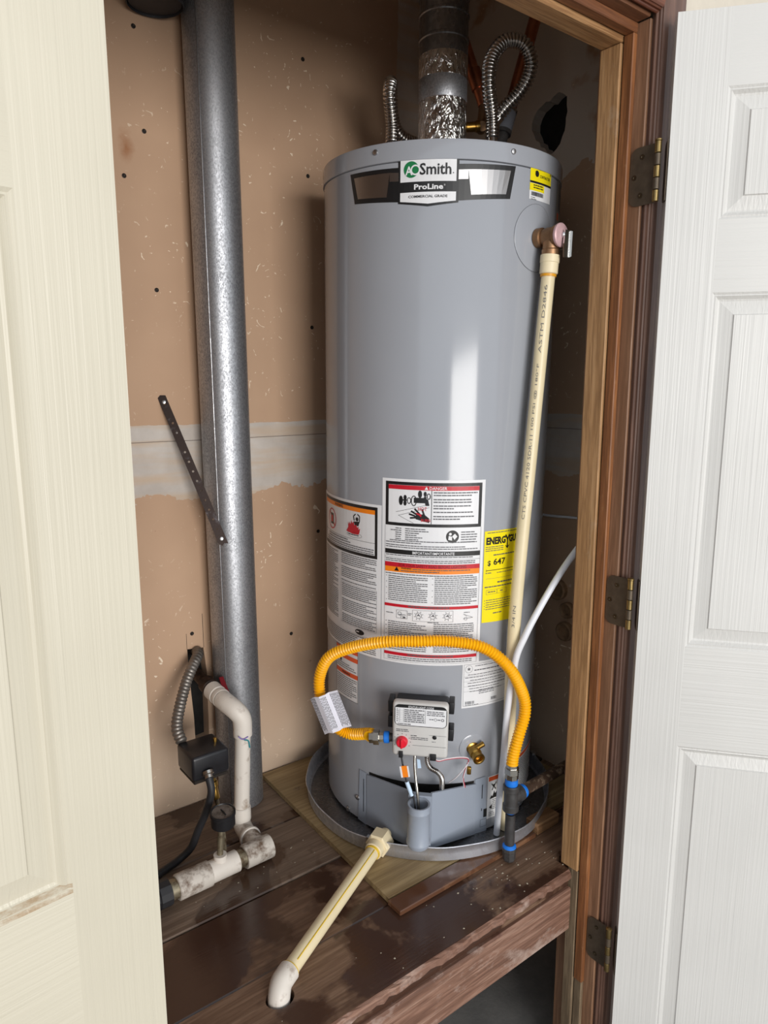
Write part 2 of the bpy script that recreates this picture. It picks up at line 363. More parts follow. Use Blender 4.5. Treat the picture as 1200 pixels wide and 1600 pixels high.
# ------------------------------------------------------------------ lettering
TX = {}
def glyphs(body, bold=0.):
    key = (body, bold)
    if key not in TX:
        c = bpy.data.curves.new('t', 'FONT'); c.body = body; c.size = 1; c.offset = bold; c.resolution_u = 2; c.fill_mode = 'FRONT'
        o = bpy.data.objects.new('t', c); m = bpy.data.meshes.new_from_object(o)
        v = [(q.co.x, q.co.y) for q in m.vertices]; f = [tuple(p.vertices) for p in m.polygons]
        bpy.data.objects.remove(o); bpy.data.meshes.remove(m); bpy.data.curves.remove(c)
        x0, x1 = min(a for a, b in v), max(a for a, b in v); y0, y1 = min(b for a, b in v), max(b for a, b in v)
        TX[key] = ([(a - x0, b - y0) for a, b in v], f, x1 - x0, y1 - y0)
    return TX[key]
class Flat:
    """2-D artwork in metres, mapped on to a surface later"""
    def __init__(s): s.v = []; s.f = []; s.cuts = [0]
    def pieces(s):
        # big separate pieces one by one, the small rest together
        from collections import defaultdict
        par = list(range(len(s.v)))
        def find(i):
            while par[i] != i: par[i] = par[par[i]]; i = par[i]
            return i
        for f in s.f:
            for i in f[1:]: par[find(i)] = find(f[0])
        g = defaultdict(list)
        for f in s.f: g[find(f[0])].append(f)
        big, rest = [], []
        for fs in g.values():
            ids = {i for f in fs for i in f}; us = [s.v[i][0] for i in ids]; vs = [s.v[i][1] for i in ids]
            (big if (max(us) - min(us)) * (max(vs) - min(vs)) > 1.1e-4 else rest).append(fs)
        def sub(fs):
            q = Flat(); m = {}
            for f in fs:
                for i in f:
                    if i not in m: m[i] = len(q.v); q.v.append(s.v[i])
                q.f.append(tuple(m[i] for i in f))
            return q
        return [sub(fs) for fs in big], (sub([f for fs in rest for f in fs]) if rest else None)
    def poly(s, pts):
        o = len(s.v); s.v += pts; s.f.append(tuple(range(o, o + len(pts)))); return s
    def quad(s, a, b, c, d, step=.012):
        n = max(1, int(max(abs(b[0] - a[0]), abs(c[0] - d[0])) / step) + 1); o = len(s.v)
        for i in range(n + 1):
            k = i / n; s.v.append((a[0] + (b[0] - a[0]) * k, a[1] + (b[1] - a[1]) * k)); s.v.append((d[0] + (c[0] - d[0]) * k, d[1] + (c[1] - d[1]) * k))
        s.f += [(o + 2 * i, o + 2 * i + 2, o + 2 * i + 3, o + 2 * i + 1) for i in range(n)]; return s
    def rect(s, u0, u1, v0, v1): return s.quad((u0, v0), (u1, v0), (u1, v1), (u0, v1))
    def frame(s, u0, u1, v0, v1, t_, tv=None):
        tv = tv or t_
        return s.rect(u0, u1, v1 - tv, v1).rect(u0, u1, v0, v0 + tv).rect(u0, u0 + t_, v0 + tv, v1 - tv).rect(u1 - t_, u1, v0 + tv, v1 - tv)
    def line(s, a, b, w):
        d = Vector((b[0] - a[0], b[1] - a[1])).normalized() * w / 2
        return s.quad((a[0] + d.y, a[1] - d.x), (b[0] + d.y, b[1] - d.x), (b[0] - d.y, b[1] + d.x), (a[0] - d.y, a[1] + d.x))
    def disc(s, u, v, r, rv=None, n=24): return s.poly([(u + r * math.cos(2 * PI * k / n), v + (rv or r) * math.sin(2 * PI * k / n)) for k in range(n)])
    def ring(s, u, v, r, w, rv=None, n=28, a0=0, a1=2 * PI):
        rv = rv or r; o = len(s.v)
        for k in range(n + 1):
            a = a0 + (a1 - a0) * k / n
            s.v.append((u + r * math.cos(a), v + rv * math.sin(a))); s.v.append((u + (r - w) * math.cos(a), v + (rv - w) * math.sin(a)))
        s.f += [(o + 2 * k, o + 2 * k + 2, o + 2 * k + 3, o + 2 * k + 1) for k in range(n)]; return s
    def text(s, body, u, v, h, w=None, bold=0., align='C', rot=0):
        vs, fs, W, H = glyphs(body, bold); sy = h / H; sx = w / W if w else sy
        off = {'C': -.5, 'L': 0, 'R': -1}[align] * W * sx; o = len(s.v); c_, s_ = math.cos(rot), math.sin(rot)
        for a, b in vs:
            x, y = a * sx + off, b * sy - h / 2; s.v.append((u + x * c_ - y * s_, v + x * s_ + y * c_))
        s.f += [tuple(i + o for i in f) for f in fs]; return s
    def print_lines(s, u0, u1, v_top, v_bot, pitch, h, last=.6, rng=random, para=0):
        v = v_top; i = 0
        while v - h > v_bot:
            end = u1 if rng.random() > .25 else u0 + (u1 - u0) * rng.uniform(last, .95); u = u0
            if not (para and i % para == para - 1):
                while u < end - .002:
                    w = min(rng.uniform(.003, .010), end - u); s.rect(u, u + w, v - h, v); u += w + .0011
            v -= pitch; i += 1
        return s
    def barcode(s, u0, u1, v0, v1, rng=random):
        u = u0
        while u < u1: w = rng.choice((.0006, .0009, .0014)); s.rect(u, min(u + w, u1), v0, v1); u += w + rng.choice((.0006, .001))
        return s
    def mapped(s, fn): return MB().add([fn(a, b) for a, b in s.v], s.f)

# ================================================================== setting
PT = .489                                   # top of the plank platform
YB, XR = 1.49, 1.40                         # back wall, right wall
def grid_wall(outer, holes, to3, back):
    """flat wall with holes: outer/holes are 2-D loops; the rim of each hole goes back"""
    bm = bmesh.new(); edges = []; loops = []
    for lp in [outer] + holes:
        vs = [bm.verts.new(to3(a, b)) for a, b in lp]; loops.append(vs)
        edges += [bm.edges.new((vs[i], vs[(i + 1) % len(vs)])) for i in range(len(vs))]
    bmesh.ops.triangle_fill(bm, use_beauty=True, edges=edges)
    bm.verts.index_update(); mb = MB(); mb.add([q.co.copy() for q in bm.verts], [[q.index for q in f.verts] for f in bm.faces])
    bm.free(); B = Vector(back)
    for lp in [outer] + holes:
        P = [Vector(to3(a, b)) for a, b in lp]; m = len(P)
        mb.add(P + [p + B for p in P], [(i, (i + 1) % m, m + (i + 1) % m, m + i) for i in range(m)])
    P = [Vector(to3(a, b)) + B for a, b in outer]
    mb.add(P, [tuple(range(len(P)))]) 
    return mb
struct('floor', MB().box((-3.2, -6.5, -.12), (3.4, 1.7, 0)), 'concrete')
slot = [(.588, .868), (.627, .864), (.633, .80), (.631, .640), (.597, .636), (.596, .70), (.590, .80)]
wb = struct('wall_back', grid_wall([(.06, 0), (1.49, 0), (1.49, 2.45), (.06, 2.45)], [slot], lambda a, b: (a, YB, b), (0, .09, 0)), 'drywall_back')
rng = random.Random(5)
hc = (1.172, 2.06); hole = []
for k in range(26):
    a = 2 * PI * k / 26; r_ = .056 * (1 + .12 * math.sin(3 * a + 1) + rng.uniform(-.07, .07)); hole.append((hc[0] + r_ * math.cos(a) * .9, hc[1] + r_ * math.sin(a) * 1.05))
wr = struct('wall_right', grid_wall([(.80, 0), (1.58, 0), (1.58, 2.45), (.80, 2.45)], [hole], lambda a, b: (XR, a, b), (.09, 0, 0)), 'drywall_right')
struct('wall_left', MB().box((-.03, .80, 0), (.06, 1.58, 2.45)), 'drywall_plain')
struct('ceiling', MB().box((-.03, .80, 2.45), (1.49, 1.58, 2.55)), 'ceiling_paint')
fw = MB()
fw.box((-3.2, .733, 0), (.17, .80, 3.0)).box((1.145, .733, 0), (3.4, .80, 3.0)).box((.17, .733, 2.075), (1.145, .80, 3.0))
struct('wall_front', fw, 'stucco')
part('cavity_shade', MB().box((.57, YB + .030, .60), (.65, YB + .034, .90)), 'cavity_shade', wb, 'near-black sheet painting the shade inside the cut slot')  # added sheet, the cavity's shade is put into its colour
part('saw_cut', MB().box((.5872, YB - .0004, .868), (.5880, YB + .001, .905)), 'cavity_shade', wb)
part('saw_cut', MB().box((.6272, YB - .0004, .864), (.6282, YB + .001, .945)), 'cavity_shade', wb)
part('cavity_shade', MB().box((XR + .030, 1.09, 1.97), (XR + .034, 1.25, 2.15)), 'cavity_shade', wr, 'near-black sheet painting the shade inside the ragged hole')
# screws sunk in the drywall
scr = None
for x, y, z in [(.544, YB, 2.142), (.554, YB, 1.956), (.509, YB, 1.866), (.562, YB, 1.654), (.925, YB, 2.18), (.933, YB, 1.936), (.937, YB, 1.597), (.945, YB, 1.098), (.601, YB, .903), (.86, YB, .846)]:
    if scr is None:
        mb = MB().lathe([(.0045, 0), (.0045, .0012), (.003, .0016), (.0015, .0006)], (x, YB, z), (0, -1, 0), 12); scr = part('screw', mb, 'screw_dark', wb); s0 = Vector((x, y, z))
    else:
        c = scr.copy(); COL.objects.link(c); c.parent = wb; c.location = Vector((x, y, z)) - s0
# cable stub rings low on the right wall
for y, z, r_ in ((1.088, .958, .026), (1.056, .912, .020), (1.060, .856, .024)):
    part('pipe_stub', MB().lathe([(r_, 0), (r_, .012), (r_ * .85, .015), (r_ * .6, .012), (r_ * .5, .004)], (XR, y, z), (-1, 0, 0), 20), 'stub_brown', wr)

# ------------------------------------------------------------------ door frame
jt = thing('trim_1', (1.12, .76, 0), kind='structure')
part('jamb_board', MB().box((1.111, .733, 0), (1.135, .83, 2.042), .0015), 'frame_brown', jt)
part('door_stop', MB().box((1.1000, .7554, .245), (1.1108, .7745, 2.026), .0015), 'frame_orange', jt)
part('stop_foot', MB().box((1.1030, .7565, 0), (1.1108, .7745, .2445), .001), 'frame_gray', jt, 'weathered grey lower end of the door stop')
part('lining_board', MB().box((1.0960, .7765, PT + .002), (1.1108, .8170, 2.0165), .0015), 'frame_light', jt)
part('lining_foot', MB().box((1.0985, .7765, 0), (1.1108, .8000, PT + .0015), .001), 'frame_gray', jt)
cp = [(0, .733), (0, .7195), (.002, .7175), (.002, .7155), (.005, .7135), (.012, .7115), (.045, .7105), (.060, .7125), (.064, .716), (.066, .733)]
part('casing', MB().prism([(a, b) for a, b in cp], (1.1165, 0, 0), (1, 0, 0), (0, 1, 0), (0, 0, 1), 2.115), 'frame_dark', jt)
part('casing_bead', MB().cyl((1.1160, .7255, 0), (1.1160, .7255, 2.05), .003, 10), 'frame_dark', jt)
ht = thing('trim_2', (.66, .76, 2.04), kind='structure')
part('head_board', MB().box((.17, .733, 2.0425), (1.1105, .83, 2.066), .0015), 'head_brown', ht)
part('head_stop', MB().box((.19, .7554, 2.0265), (1.1108, .7745, 2.042), .0015), 'head_orange', ht)
part('head_lining', MB().box((.19, .7765, 2.0175), (1.1108, .8170, 2.042), .0015), 'head_light', ht)
part('head_casing', MB().prism([(a - .0, b) for a, b in cp], (.12, 0, 2.049), (0, 0, 1), (0, 1, 0), (1, 0, 0), .996), 'head_dark', ht)
part('casing_bead', MB().cyl((.19, .7255, 2.048), (1.1155, .7255, 2.048), .003, 10), 'head_dark', ht)
lt = thing('trim_3', (.19, .76, 0), kind='structure')
part('jamb_board', MB().box((.17, .733, 0), (.1935, .83, 2.042), .0015), 'frame_brown', lt)

# ------------------------------------------------------------------ doors
DH = 2.03; DW = .455; ST = .081; TH = .035
ROWS = [(.19, .8125), (1.003, 1.609), (1.722, 1.918)]
RING = [(0, 0), (.0035, -.0022), (.0055, -.0016), (.0105, -.0070), (.0135, -.0082), (.0345, -.0036), (.036, -.0012)]
def make_door(name, hinge, along, face, stained, scratch=False):
    """hinge: foot of the hinge-side front corner; along: unit vector to the free edge; face: unit vector towards the viewer"""
    h = Vector((hinge[0], hinge[1], .012)); a, n = Vector(along), Vector(face)
    root = thing(name, tuple(h), kind='structure')
    W = lambda s_, z, d: h + a * s_ + n * d + Vector((0, 0, z - .012))
    def slab(s0, s1, z0, z1, d0=-TH, d1=0):
        vs = [W(s_, z, d) for d in (d0, d1) for z in (z0, z1) for s_ in (s0, s1)]
        return MB().add(vs, [(0, 1, 3, 2), (4, 6, 7, 5), (0, 4, 5, 1), (2, 3, 7, 6), (0, 2, 6, 4), (1, 5, 7, 3)])
    part('stile', slab(0, ST, .012, DH), ('cream' if stained else 'white') + '_upright', root); part('stile', slab(DW - ST, DW, .012, DH), ('cream' if stained else 'white') + '_upright', root)
    edges = [.012] + [z for r_ in ROWS for z in r_] + [DH]
    for z0, z1 in zip(edges[::2], edges[1::2]): part('rail', slab(ST, DW - ST, z0, z1), ('cream' if stained else 'white') + '_level', root)
    for i, (z0, z1) in enumerate(ROWS):
        mb = MB(); vs = []
        for ins, d in RING: vs += [W(ST + ins, z0 + ins, d), W(DW - ST - ins, z0 + ins, d), W(DW - ST - ins, z1 - ins, d), W(ST + ins, z1 - ins, d)]
        fs = [(4 * k + q, 4 * k + (q + 1) % 4, 4 * k + 4 + (q + 1) % 4, 4 * k + 4 + q) for k in range(len(RING) - 1) for q in range(4)]
        fs.append(tuple(4 * (len(RING) - 1) + q for q in range(4)))
        o = len(vs); vs += [W(ST, z0, -TH), W(DW - ST, z0, -TH), W(DW - ST, z1, -TH), W(ST, z1, -TH)]
        fs += [(o + 3, o + 2, o + 1, o)] + [(q, o + q, o + (q + 1) % 4, (q + 1) % 4) for q in range(4)]
        part('panel', mb.add(vs, fs), 'stained_panel' if stained and i == 1 else ('cream' if stained else 'white') + '_panel', root)
    return root, W
c57, s57 = math.cos(rad(5.7)), math.sin(rad(5.7))
d1, W1 = make_door('door_1', (.2105, .6395), (-c57, -s57, 0), (s57, -c57, 0), True)
th = rad(-50.8); DA = Vector((math.cos(th), math.sin(th), 0)); DN = Vector((math.sin(th), -math.cos(th), 0))
d2, W2 = make_door('door_2', (1.1075, .6835), tuple(DA), tuple(DN), False)
# hinges of the right-hand door
def rounded(w, h, r, n=6, corners=(1, 1, 1, 1)):
    pts = []
    for (cx, cy, a0), on in zip(((w - r, h - r, 0), (r, h - r, 90), (r, r, 180), (w - r, r, 270)), corners):
        if on: pts += [(cx + r * math.cos(rad(a0 + 90 * k / n)), cy + r * math.sin(rad(a0 + 90 * k / n))) for k in range(n + 1)]
        else: pts.append(((w, h), (0, h), (0, 0), (w, 0))[(0, 90, 180, 270).index(a0)])
    return pts
hin = None; HH = .092
for z in (1.802, 1.070, .358):
    if hin is None:
        z0 = z - HH / 2; hz = z
        hin = part('hinge', MB().prism(rounded(.0495, HH, .014, 6, (1, 0, 0, 1)), (1.1108, .7045, z0), (0, 1, 0), (0, 0, 1), (-1, 0, 0), .0022), 'hinge_bronze', d2, 'dark bronze hinge')
        e0 = W2(-.0006, z0, -.003)
        part('door_leaf', MB().prism(rounded(.027, HH, .010, 5, (1, 0, 0, 1)), tuple(e0), tuple(-DN), (0, 0, 1), tuple(-DA), .002), 'hinge_bronze', hin)
        kc = (1.1055, .7020)
        for k in range(5):
            part('knuckle', MB().cyl((kc[0], kc[1], z0 + .0186 * k + .0004), (kc[0], kc[1], z0 + .0186 * k + .0180), .0052, 14, .0006), 'hinge_wear' if k % 2 == 0 else 'hinge_bronze', hin)
        part('pin', MB().lathe([(.004, 0), (.006, .001), (.006, .003), (.002, .005)], (kc[0], kc[1], z0 + HH), (0, 0, 1), 14), 'hinge_wear', hin)
        for yy, zz in ((.732, .076), (.745, .046), (.732, .016)):
            part('screw', MB().lathe([(.0042, 0), (.0042, .0008), (.002, .0008), (.001, .0001)], (1.1086, yy, z0 + zz), (-1, 0, 0), 12), 'screw_dull', hin)
    else:
        c = hin.copy(); COL.objects.link(c); c.parent = d2; c.location = (0, 0, z - hz)
        for ch in list(hin.children):
            q = ch.copy(); COL.objects.link(q); q.parent = c
# hinge leaves on the left-hand door edge
for z in (1.802, 1.070, .358):
    part('hinge', MB().box(tuple(Vector((.2112, .648, z - .046))), (.2130, .674, z + .046), .0005), 'hinge_bronze', d1)

# ------------------------------------------------------------------ platform
plat = thing('plank_platform', (.7, .785, 0), 'low platform of dark water-stained planks on a pale front beam', 'platform')
circ = [(.4735 + .024 * math.cos(2 * PI * k / 20), .884 + .021 * math.sin(2 * PI * k / 20)) for k in range(20)]
def plank(y0, y1, mat, z=PT, x0=.065, x1=XR - .003, holes=()):
    if holes: mb = grid_wall([(.2, y0), (1.0945, y0), (1.0945, .833), (x1, .833), (x1, y1), (x0, y1), (x0, .833), (.2, .833)], list(holes), lambda a, b: (a, b, z), (0, 0, -.036))
    else: mb = MB().box((x0, y0, z - .036), (x1, y1, z), .0025)
    return part('plank', mb, mat, plat)
plank(.795, .9385, 'plank_wood', PT, .065, XR - .003, [circ])
for y0, y1, m_, dz in ((.9415, 1.1115, 'plank_wood', -.001), (1.1145, 1.2885, 'plank_grimy', .0), (1.2915, 1.487, 'plank_grimy', -.0015)): plank(y0, y1, m_, PT + dz)
# the worn splintered front arris
mb = MB(); rg = random.Random(3); n_ = 70; vs = []
for i in range(n_ + 1):
    x = .2 + (1.0940 - .2) * i / n_; k1 = rg.uniform(-.002, .003); k2 = rg.uniform(-.002, .002)
    vs += [(x, .7945, PT - .0005), (x, .7885 + k1, PT - .003 + k2), (x, .785 + k1, PT - .014 + k2), (x, .7945, PT - .0175)]
mb.add(vs, [(4 * i + q, 4 * i + 4 + q, 4 * i + 5 + q, 4 * i + 1 + q) for i in range(n_) for q in range(3)])
part('splintered_edge', mb, 'beam_wood', plat, 'pale splintered front edge of the front plank')
part('front_beam', MB().box((.2, .7860, .3555), (1.0945, .8260, .4525), .003), 'beam_wood', plat, 'pinkish weathered front beam')
for x, y in ((.10, .86), (1.29, .86), (.70, 1.36)): part('post', MB().box((x, y, 0), (x + .07, y + .07, .452), .003), 'beam_wood', plat)
part('rear_beam', MB().box((.065, 1.44, .36), (XR - .003, 1.478, .4515), .003), 'beam_wood', plat)
bx0, bz = PT + .0005, .0105
solo('plywood_board', MB().prism([(.742, .943), (1.36, .943), (1.365, 1.482), (.762, 1.482)], (0, 0, bx0), (1, 0, 0), (0, 1, 0), (0, 0, 1), bz), 'plywood', (1.05, 1.2, bx0), 'yellowish plywood board lying under the metal pan', 'board')
solo('wood_board', MB().box((.738, .902, bx0), (1.12, .9405, bx0 + bz), .0015), 'red_board', (.93, .92, bx0), 'narrow reddish brown board lying along the front of the plywood', 'board')
solo('wood_block', MB().box((1.128, .905, bx0), (1.20, .9395, bx0 + .026), .0015), 'block_wood', (1.16, .92, bx0), 'small pale offcut block beside the right end of the reddish board', 'block')
# paint chips and crumbs
rg = random.Random(21); mb = MB()
for _ in range(46):
    if rg.random() < .55: x, y = rg.gauss(1.02, .09), rg.uniform(.80, .895)
    else: x, y = rg.uniform(.45, 1.05), rg.uniform(.80, .895)
    if (x - .4735) ** 2 + (y - .884) ** 2 < .04 ** 2 or x > 1.35: continue
    r_ = rg.uniform(.0009, .0028); z = PT + .0002
    a0 = rg.uniform(0, 6); ring = [(x + r_ * rg.uniform(.6, 1.5) * math.cos(a0 + k * 1.25), y + r_ * rg.uniform(.5, 1.2) * math.sin(a0 + k * 1.25)) for k in range(5)]
    mb.add([(a, b, z) for a, b in ring] + [(x, y, z + r_ * .7)], [(k, (k + 1) % 5, 5) for k in range(5)] + [(4, 3, 2, 1, 0)])
for _ in range(26):
    x, y = rg.uniform(.45, .72), rg.uniform(1.125, 1.28); r_ = rg.uniform(.0008, .002); z = PT + .0002
    ring = [(x + r_ * rg.uniform(.6, 1.5) * math.cos(k * 1.25), y + r_ * math.sin(k * 1.25)) for k in range(5)]
    mb.add([(a, b, z) for a, b in ring] + [(x, y, z + r_ * .6)], [(k, (k + 1) % 5, 5) for k in range(5)] + [(4, 3, 2, 1, 0)])
solo('crumbs', mb, 'debris_pale', (1.0, .85, PT), 'pale paint chips and crumbs scattered on the planks', 'debris', None, 'stuff')

# ================================================================== water heater
BASE = Vector((1.0815, 1.218, .506)); M3 = (Matrix.Rotation(-.0098, 3, 'Y') @ Matrix.Rotation(.0268, 3, 'X'))
R = .245
def tk(phi, z, r=R):
    p = rad(phi); return BASE + M3 @ Vector((r * math.sin(p), -r * math.cos(p), z))
def fr(phi):
    """radial frame: (tangent, up, outward) at phi"""
    p = rad(phi); return M3 @ Vector((math.cos(p), math.sin(p), 0)), M3 @ Vector((0, 0, 1)), M3 @ Vector((math.sin(p), -math.cos(p), 0))
UPV = M3 @ Vector((0, 0, 1))
wh = thing('water_heater', tuple(BASE), 'tall grey cylindrical tank water heater covered in warning labels', 'water heater')
part('jacket', MB().lathe([(R - .012, .002), (R, .006), (R, 1.352), (R - .0004, 1.3535)], BASE, UPV, 128), 'tank_gray', wh)
part('top_cap', MB().lathe([(R + .0005, 1.3550), (R + .0022, 1.3556), (R + .0022, 1.384), (R + .0010, 1.3885), (R - .004, 1.390), (R - .006, 1.384), (.02, 1.386)], BASE, UPV, 128), 'tank_gray', wh)
for ph in (-70.9, -10.8, 49, 109):
    u, w, n = fr(ph); o = tk(ph, 1.375, R + .0020)
    sc_ = part('cap_screw', MB().lathe([(.0052, 0), (.0052, .0012), (.0044, .0028), (.0026, .0034)], o, n, 12), 'zinc', wh)
def lab(u, v, off):  # u metres along the jacket, v height
    return tk(math.degrees(u / R), v, R + off)
U = lambda phi: rad(phi) * R
def decal(name, fl, mat, parent, layer, label=None, kind=None):
    mp = lambda q: q.mapped(lambda a, b: lab(a, b, .0005 + .0004 * layer))
    if parent is wh or kind == 'stuff' or 'lettering' in name: return part(name, mp(fl), mat, parent, label, kind)
    big, rest = fl.pieces(); o = None
    for q in big: o = part(name, mp(q), mat, parent, label)
    if rest: o = part(name + '_detail' if big else name, mp(rest), mat, parent, label, 'stuff')
    return o

# ---- brand badge
bd = Flat()
L0, L1, R0, R1 = U(-60.3), U(-60.3), U(-34.6), U(-34.6)
bd.quad((U(-83.0), 1.2935), (L0, 1.2865), (L0, 1.3445), (U(-85.9), 1.3475)).quad((R0, 1.2865), (U(-11.2), 1.2955), (U(-8.8), 1.352), (R0, 1.3475))
um = U(-47.4)
bd.quad((L0, 1.2835), (um, 1.2770), (um, 1.361), (L0, 1.361)).quad((um, 1.2770), (R0, 1.2835), (R0, 1.361), (um, 1.361))
badge = decal('brand_badge', bd, 'print_black', wh, 0, 'black and silver name badge with white centre')
sv = Flat()
sv.quad((U(-81.0), 1.3010), (U(-65.6), 1.2965), (U(-64.2), 1.3375), (U(-83.4), 1.3390)).quad((U(-64.25), 1.3225), (U(-60.1), 1.3215), (U(-60.1), 1.336), (U(-64.2), 1.3375))
sv.quad((U(-29.3), 1.2970), (U(-13.4), 1.3025), (U(-11.4), 1.3430), (U(-30.7), 1.3390)).quad((U(-34.8), 1.3220), (U(-30.65), 1.3230), (U(-30.7), 1.3390), (U(-34.8), 1.3380))
decal('silver_field', sv, 'foil_silver', badge, 1)
wf = Flat().rect(U(-59.3), U(-35.7), 1.3190, 1.3570).quad((U(-59.3), 1.2865), (um, 1.2815), (um, 1.3015), (U(-59.3), 1.3015)).quad((um, 1.2815), (U(-35.7), 1.2865), (U(-35.7), 1.3015), (um, 1.3015))
decal('white_field', wf, 'label_white', badge, 1)
uc = U(-54.6)
decal('green_disc', Flat().disc(uc, 1.3395, .0138), 'print_green', badge, 2)
decal('emblem_letter', Flat().text('A', uc - .0040, 1.3375, .0150, .0135, .02), 'label_white', badge, 3)
decal('emblem_ring', Flat().ring(uc + .0078, 1.3385, .0088, .0026), 'label_white', badge, 3)
decal('white_lettering', Flat().text('ProLine', um + .001, 1.3100, .0092, .052, .03).text('®', um + .0295, 1.3125, .003), 'label_white', badge, 3)
decal('black_lettering', Flat().text('Smith', U(-44.4), 1.3395, .0195, .0560, .018).disc(U(-37.0), 1.3325, .0010), 'print_black', badge, 3)
decal('black_lettering', Flat().text('COMMERCIAL GRADE', um, 1.2940, .0044, .070, .012), 'print_black', badge, 3)

# ---- contractor sticker
c0, c1 = U(-.3), U(16.2)
cs = decal('contractor_sticker', Flat().rect(c0, c1, 1.302, 1.363), 'label_white', wh, 0, 'yellow and white contractor sticker')
decal('yellow_field', Flat().rect(c0, c1, 1.334, 1.363).rect(c0, c0 + .045, 1.3175, 1.330), 'label_yellow', cs, 1)
cb = Flat().rect(c0, c1, 1.3305, 1.334).text('CONTRACTOR', c0 + .046, 1.3445, .0052, .036, .012)
cb.disc(c0 + .0190, 1.3475, .0055).poly([(c0 + .013, 1.351), (c0 + .018, 1.3535), (c0 + .017, 1.349)])
cb.poly([(c0 + .003, 1.3565), (c0 + .0065, 1.3590), (c0 + .003, 1.3612)]).poly([(c1 - .003, 1.3505), (c1 - .0065, 1.3530), (c1 - .003, 1.3555)])
cb.print_lines(c0 + .022, c0 + .052, 1.3605, 1.352, .0038, .0018).print_lines(c0 + .010, c0 + .040, 1.3280, 1.319, .0042, .0018)
decal('black_print', cb, 'print_black', cs, 2)
decal('gray_print', Flat().barcode(c0 + .005, c0 + .042, 1.3085, 1.3155).print_lines(c0 + .004, c0 + .020, 1.306, 1.302, .003, .001), 'print_gray', cs, 2, None, 'stuff')

# ---- side strip label
sl = decal('side_label', Flat().rect(U(25.5), U(44), 1.245, 1.362), 'label_gray', wh, 0, 'narrow grey label on the right side of the tank')
decal('orange_print', Flat().rect(U(27), U(31), 1.283, 1.296), 'print_rust', sl, 1)
decal('fine_print', Flat().print_lines(U(28), U(42), 1.355, 1.30, .004, .0014), 'print_gray', sl, 1, None, 'stuff')

# ---- main instruction label
a0, a1 = U(-66.4), U(-17.9); z0, z1 = .3985, .7810
ml = decal('danger_label', Flat().rect(a0, a1, z0, z1), 'label_white', wh, 0, 'tall white danger and instruction label')
b0, b1 = U(-64.6), U(-19.5); ud = U(-42.9); rg = random.Random(11)
bk = Flat().frame(b0, b1, .6875, .7755, .0062, .0062).rect(ud - .0006, ud + .0006, .694, .760)
bk.rect(b0, b1, .6295, .6390)
# taps and spout
tx, tz = b0 + .0400, .7400
bk.disc(tx - .0080, tz - .0015, .0042, .0095).disc(tx + .0005, tz + .0045, .0032, .0055).disc(tx + .0005, tz - .0060, .0032, .0055).rect(tx - .006, tx + .004, tz - .0018, tz + .0010)
bk.ring(tx + .0085, tz - .001, .0042, .0016, .0065)
bk.disc(tx + .0300, tz + .0125, .0040, .0075).ring(tx + .0470, tz + .0085, .0040, .0018, .0062).disc(tx + .0400, tz + .0130, .0030, .0050).disc(tx + .0400, tz + .0045, .0028, .0040)
bk.ring(tx + .0180, tz - .0010, .0058, .0018, .0105).rect(tx + .018, tx + .042, tz - .0050, tz + .0055).poly([(tx + .040, tz + .0055), (tx + .046, tz + .002), (tx + .0485, tz - .010), (tx + .041, tz - .010), (tx + .040, tz - .005)])
# table edge lines
bk.line((b0 + .022, .7150), (ud - .004, .7330), .0006).quad((b0 + .027, .7080), (ud - .004, .7265), (ud - .004, .7271), (b0 + .027, .7086)).line((b0 + .027, .7085), (b0 + .058, .6945), .0006)
# hand
hx, hz_ = ud - .004, .6960
bk.poly([(hx, hz_), (hx, hz_ + .0090), (hx - .010, hz_ + .0170), (hx - .022, hz_ + .0165), (hx - .030, hz_ + .0120), (hx - .026, hz_ + .0065), (hx - .012, hz_ + .0030)])
for (ax_, az_), (ex, ez) in (((-.028, .013), (-.040, .0165)), ((-.026, .0100), (-.038, .0085)), ((-.024, .0155), (-.036, .0225)), ((-.018, .0160), (-.029, .0275)), ((-.010, .0150), (-.0145, .0270))):
    bk.line((hx + ax_, hz_ + az_), (hx + ex, hz_ + ez), .0036)
# manual icon
ix, iz = U(-33.0), .6690
bk.disc(ix, iz, .0128)
bk.poly([(b0 + .020, .5945), (b0 + .025, .6035), (b0 + .030, .5945)])
bk.text('WARNING:', b0 + .034, .6010, .0036, .022, .03, 'L')
decal('black_print', bk, 'print_black', ml, 1)
rd = Flat().rect(b0 + .0062, b1 - .0062, .7605, .7690).rect(b0, b1, .6030, .6120).rect(b0, b1, .5190, .5250).rect(b0, b1, .4150, .4215)
rd.text('HOT', ud - .0175, .7235, .0075, .017, .0).text('BURN', ud - .0110, .7010, .0060, .018, .01).poly([(hx - .024, hz_ + .016), (hx - .015, hz_ + .0165), (hx - .016, hz_ + .011), (hx - .027, hz_ + .020)])
decal('red_print', rd, 'print_red', ml, 2)
decal('orange_band', Flat().rect(b0, b1, .5920, .6030), 'print_orange', ml, 0.5)
wl = Flat().text('DANGER', ud + .0125, .7648, .0060, .034, .010).poly([(ud - .0140, .7620), (ud - .0105, .7680), (ud - .0070, .7620)])
decal('white_lettering', wl, 'label_white', ml, 3); wl = Flat(); wl.text('IMPORTANT/IMPORTANTE', (b0 + b1) / 2 + .002, .6343, .0058, .083, .010)
decal('white_lettering', wl, 'label_white', ml, 3); wl = Flat(); wl.disc(ix - .0045, iz + .0055, .0028).poly([(ix - .0085, iz - .006), (ix - .0075, iz + .002), (ix - .001, iz + .0005), (ix - .001, iz - .0075)]).poly([(ix - .001, iz + .001), (ix + .0045, iz + .0065), (ix + .0095, iz + .0005), (ix + .004, iz - .006)])
decal('reader_figure', wl, 'label_white', ml, 3)
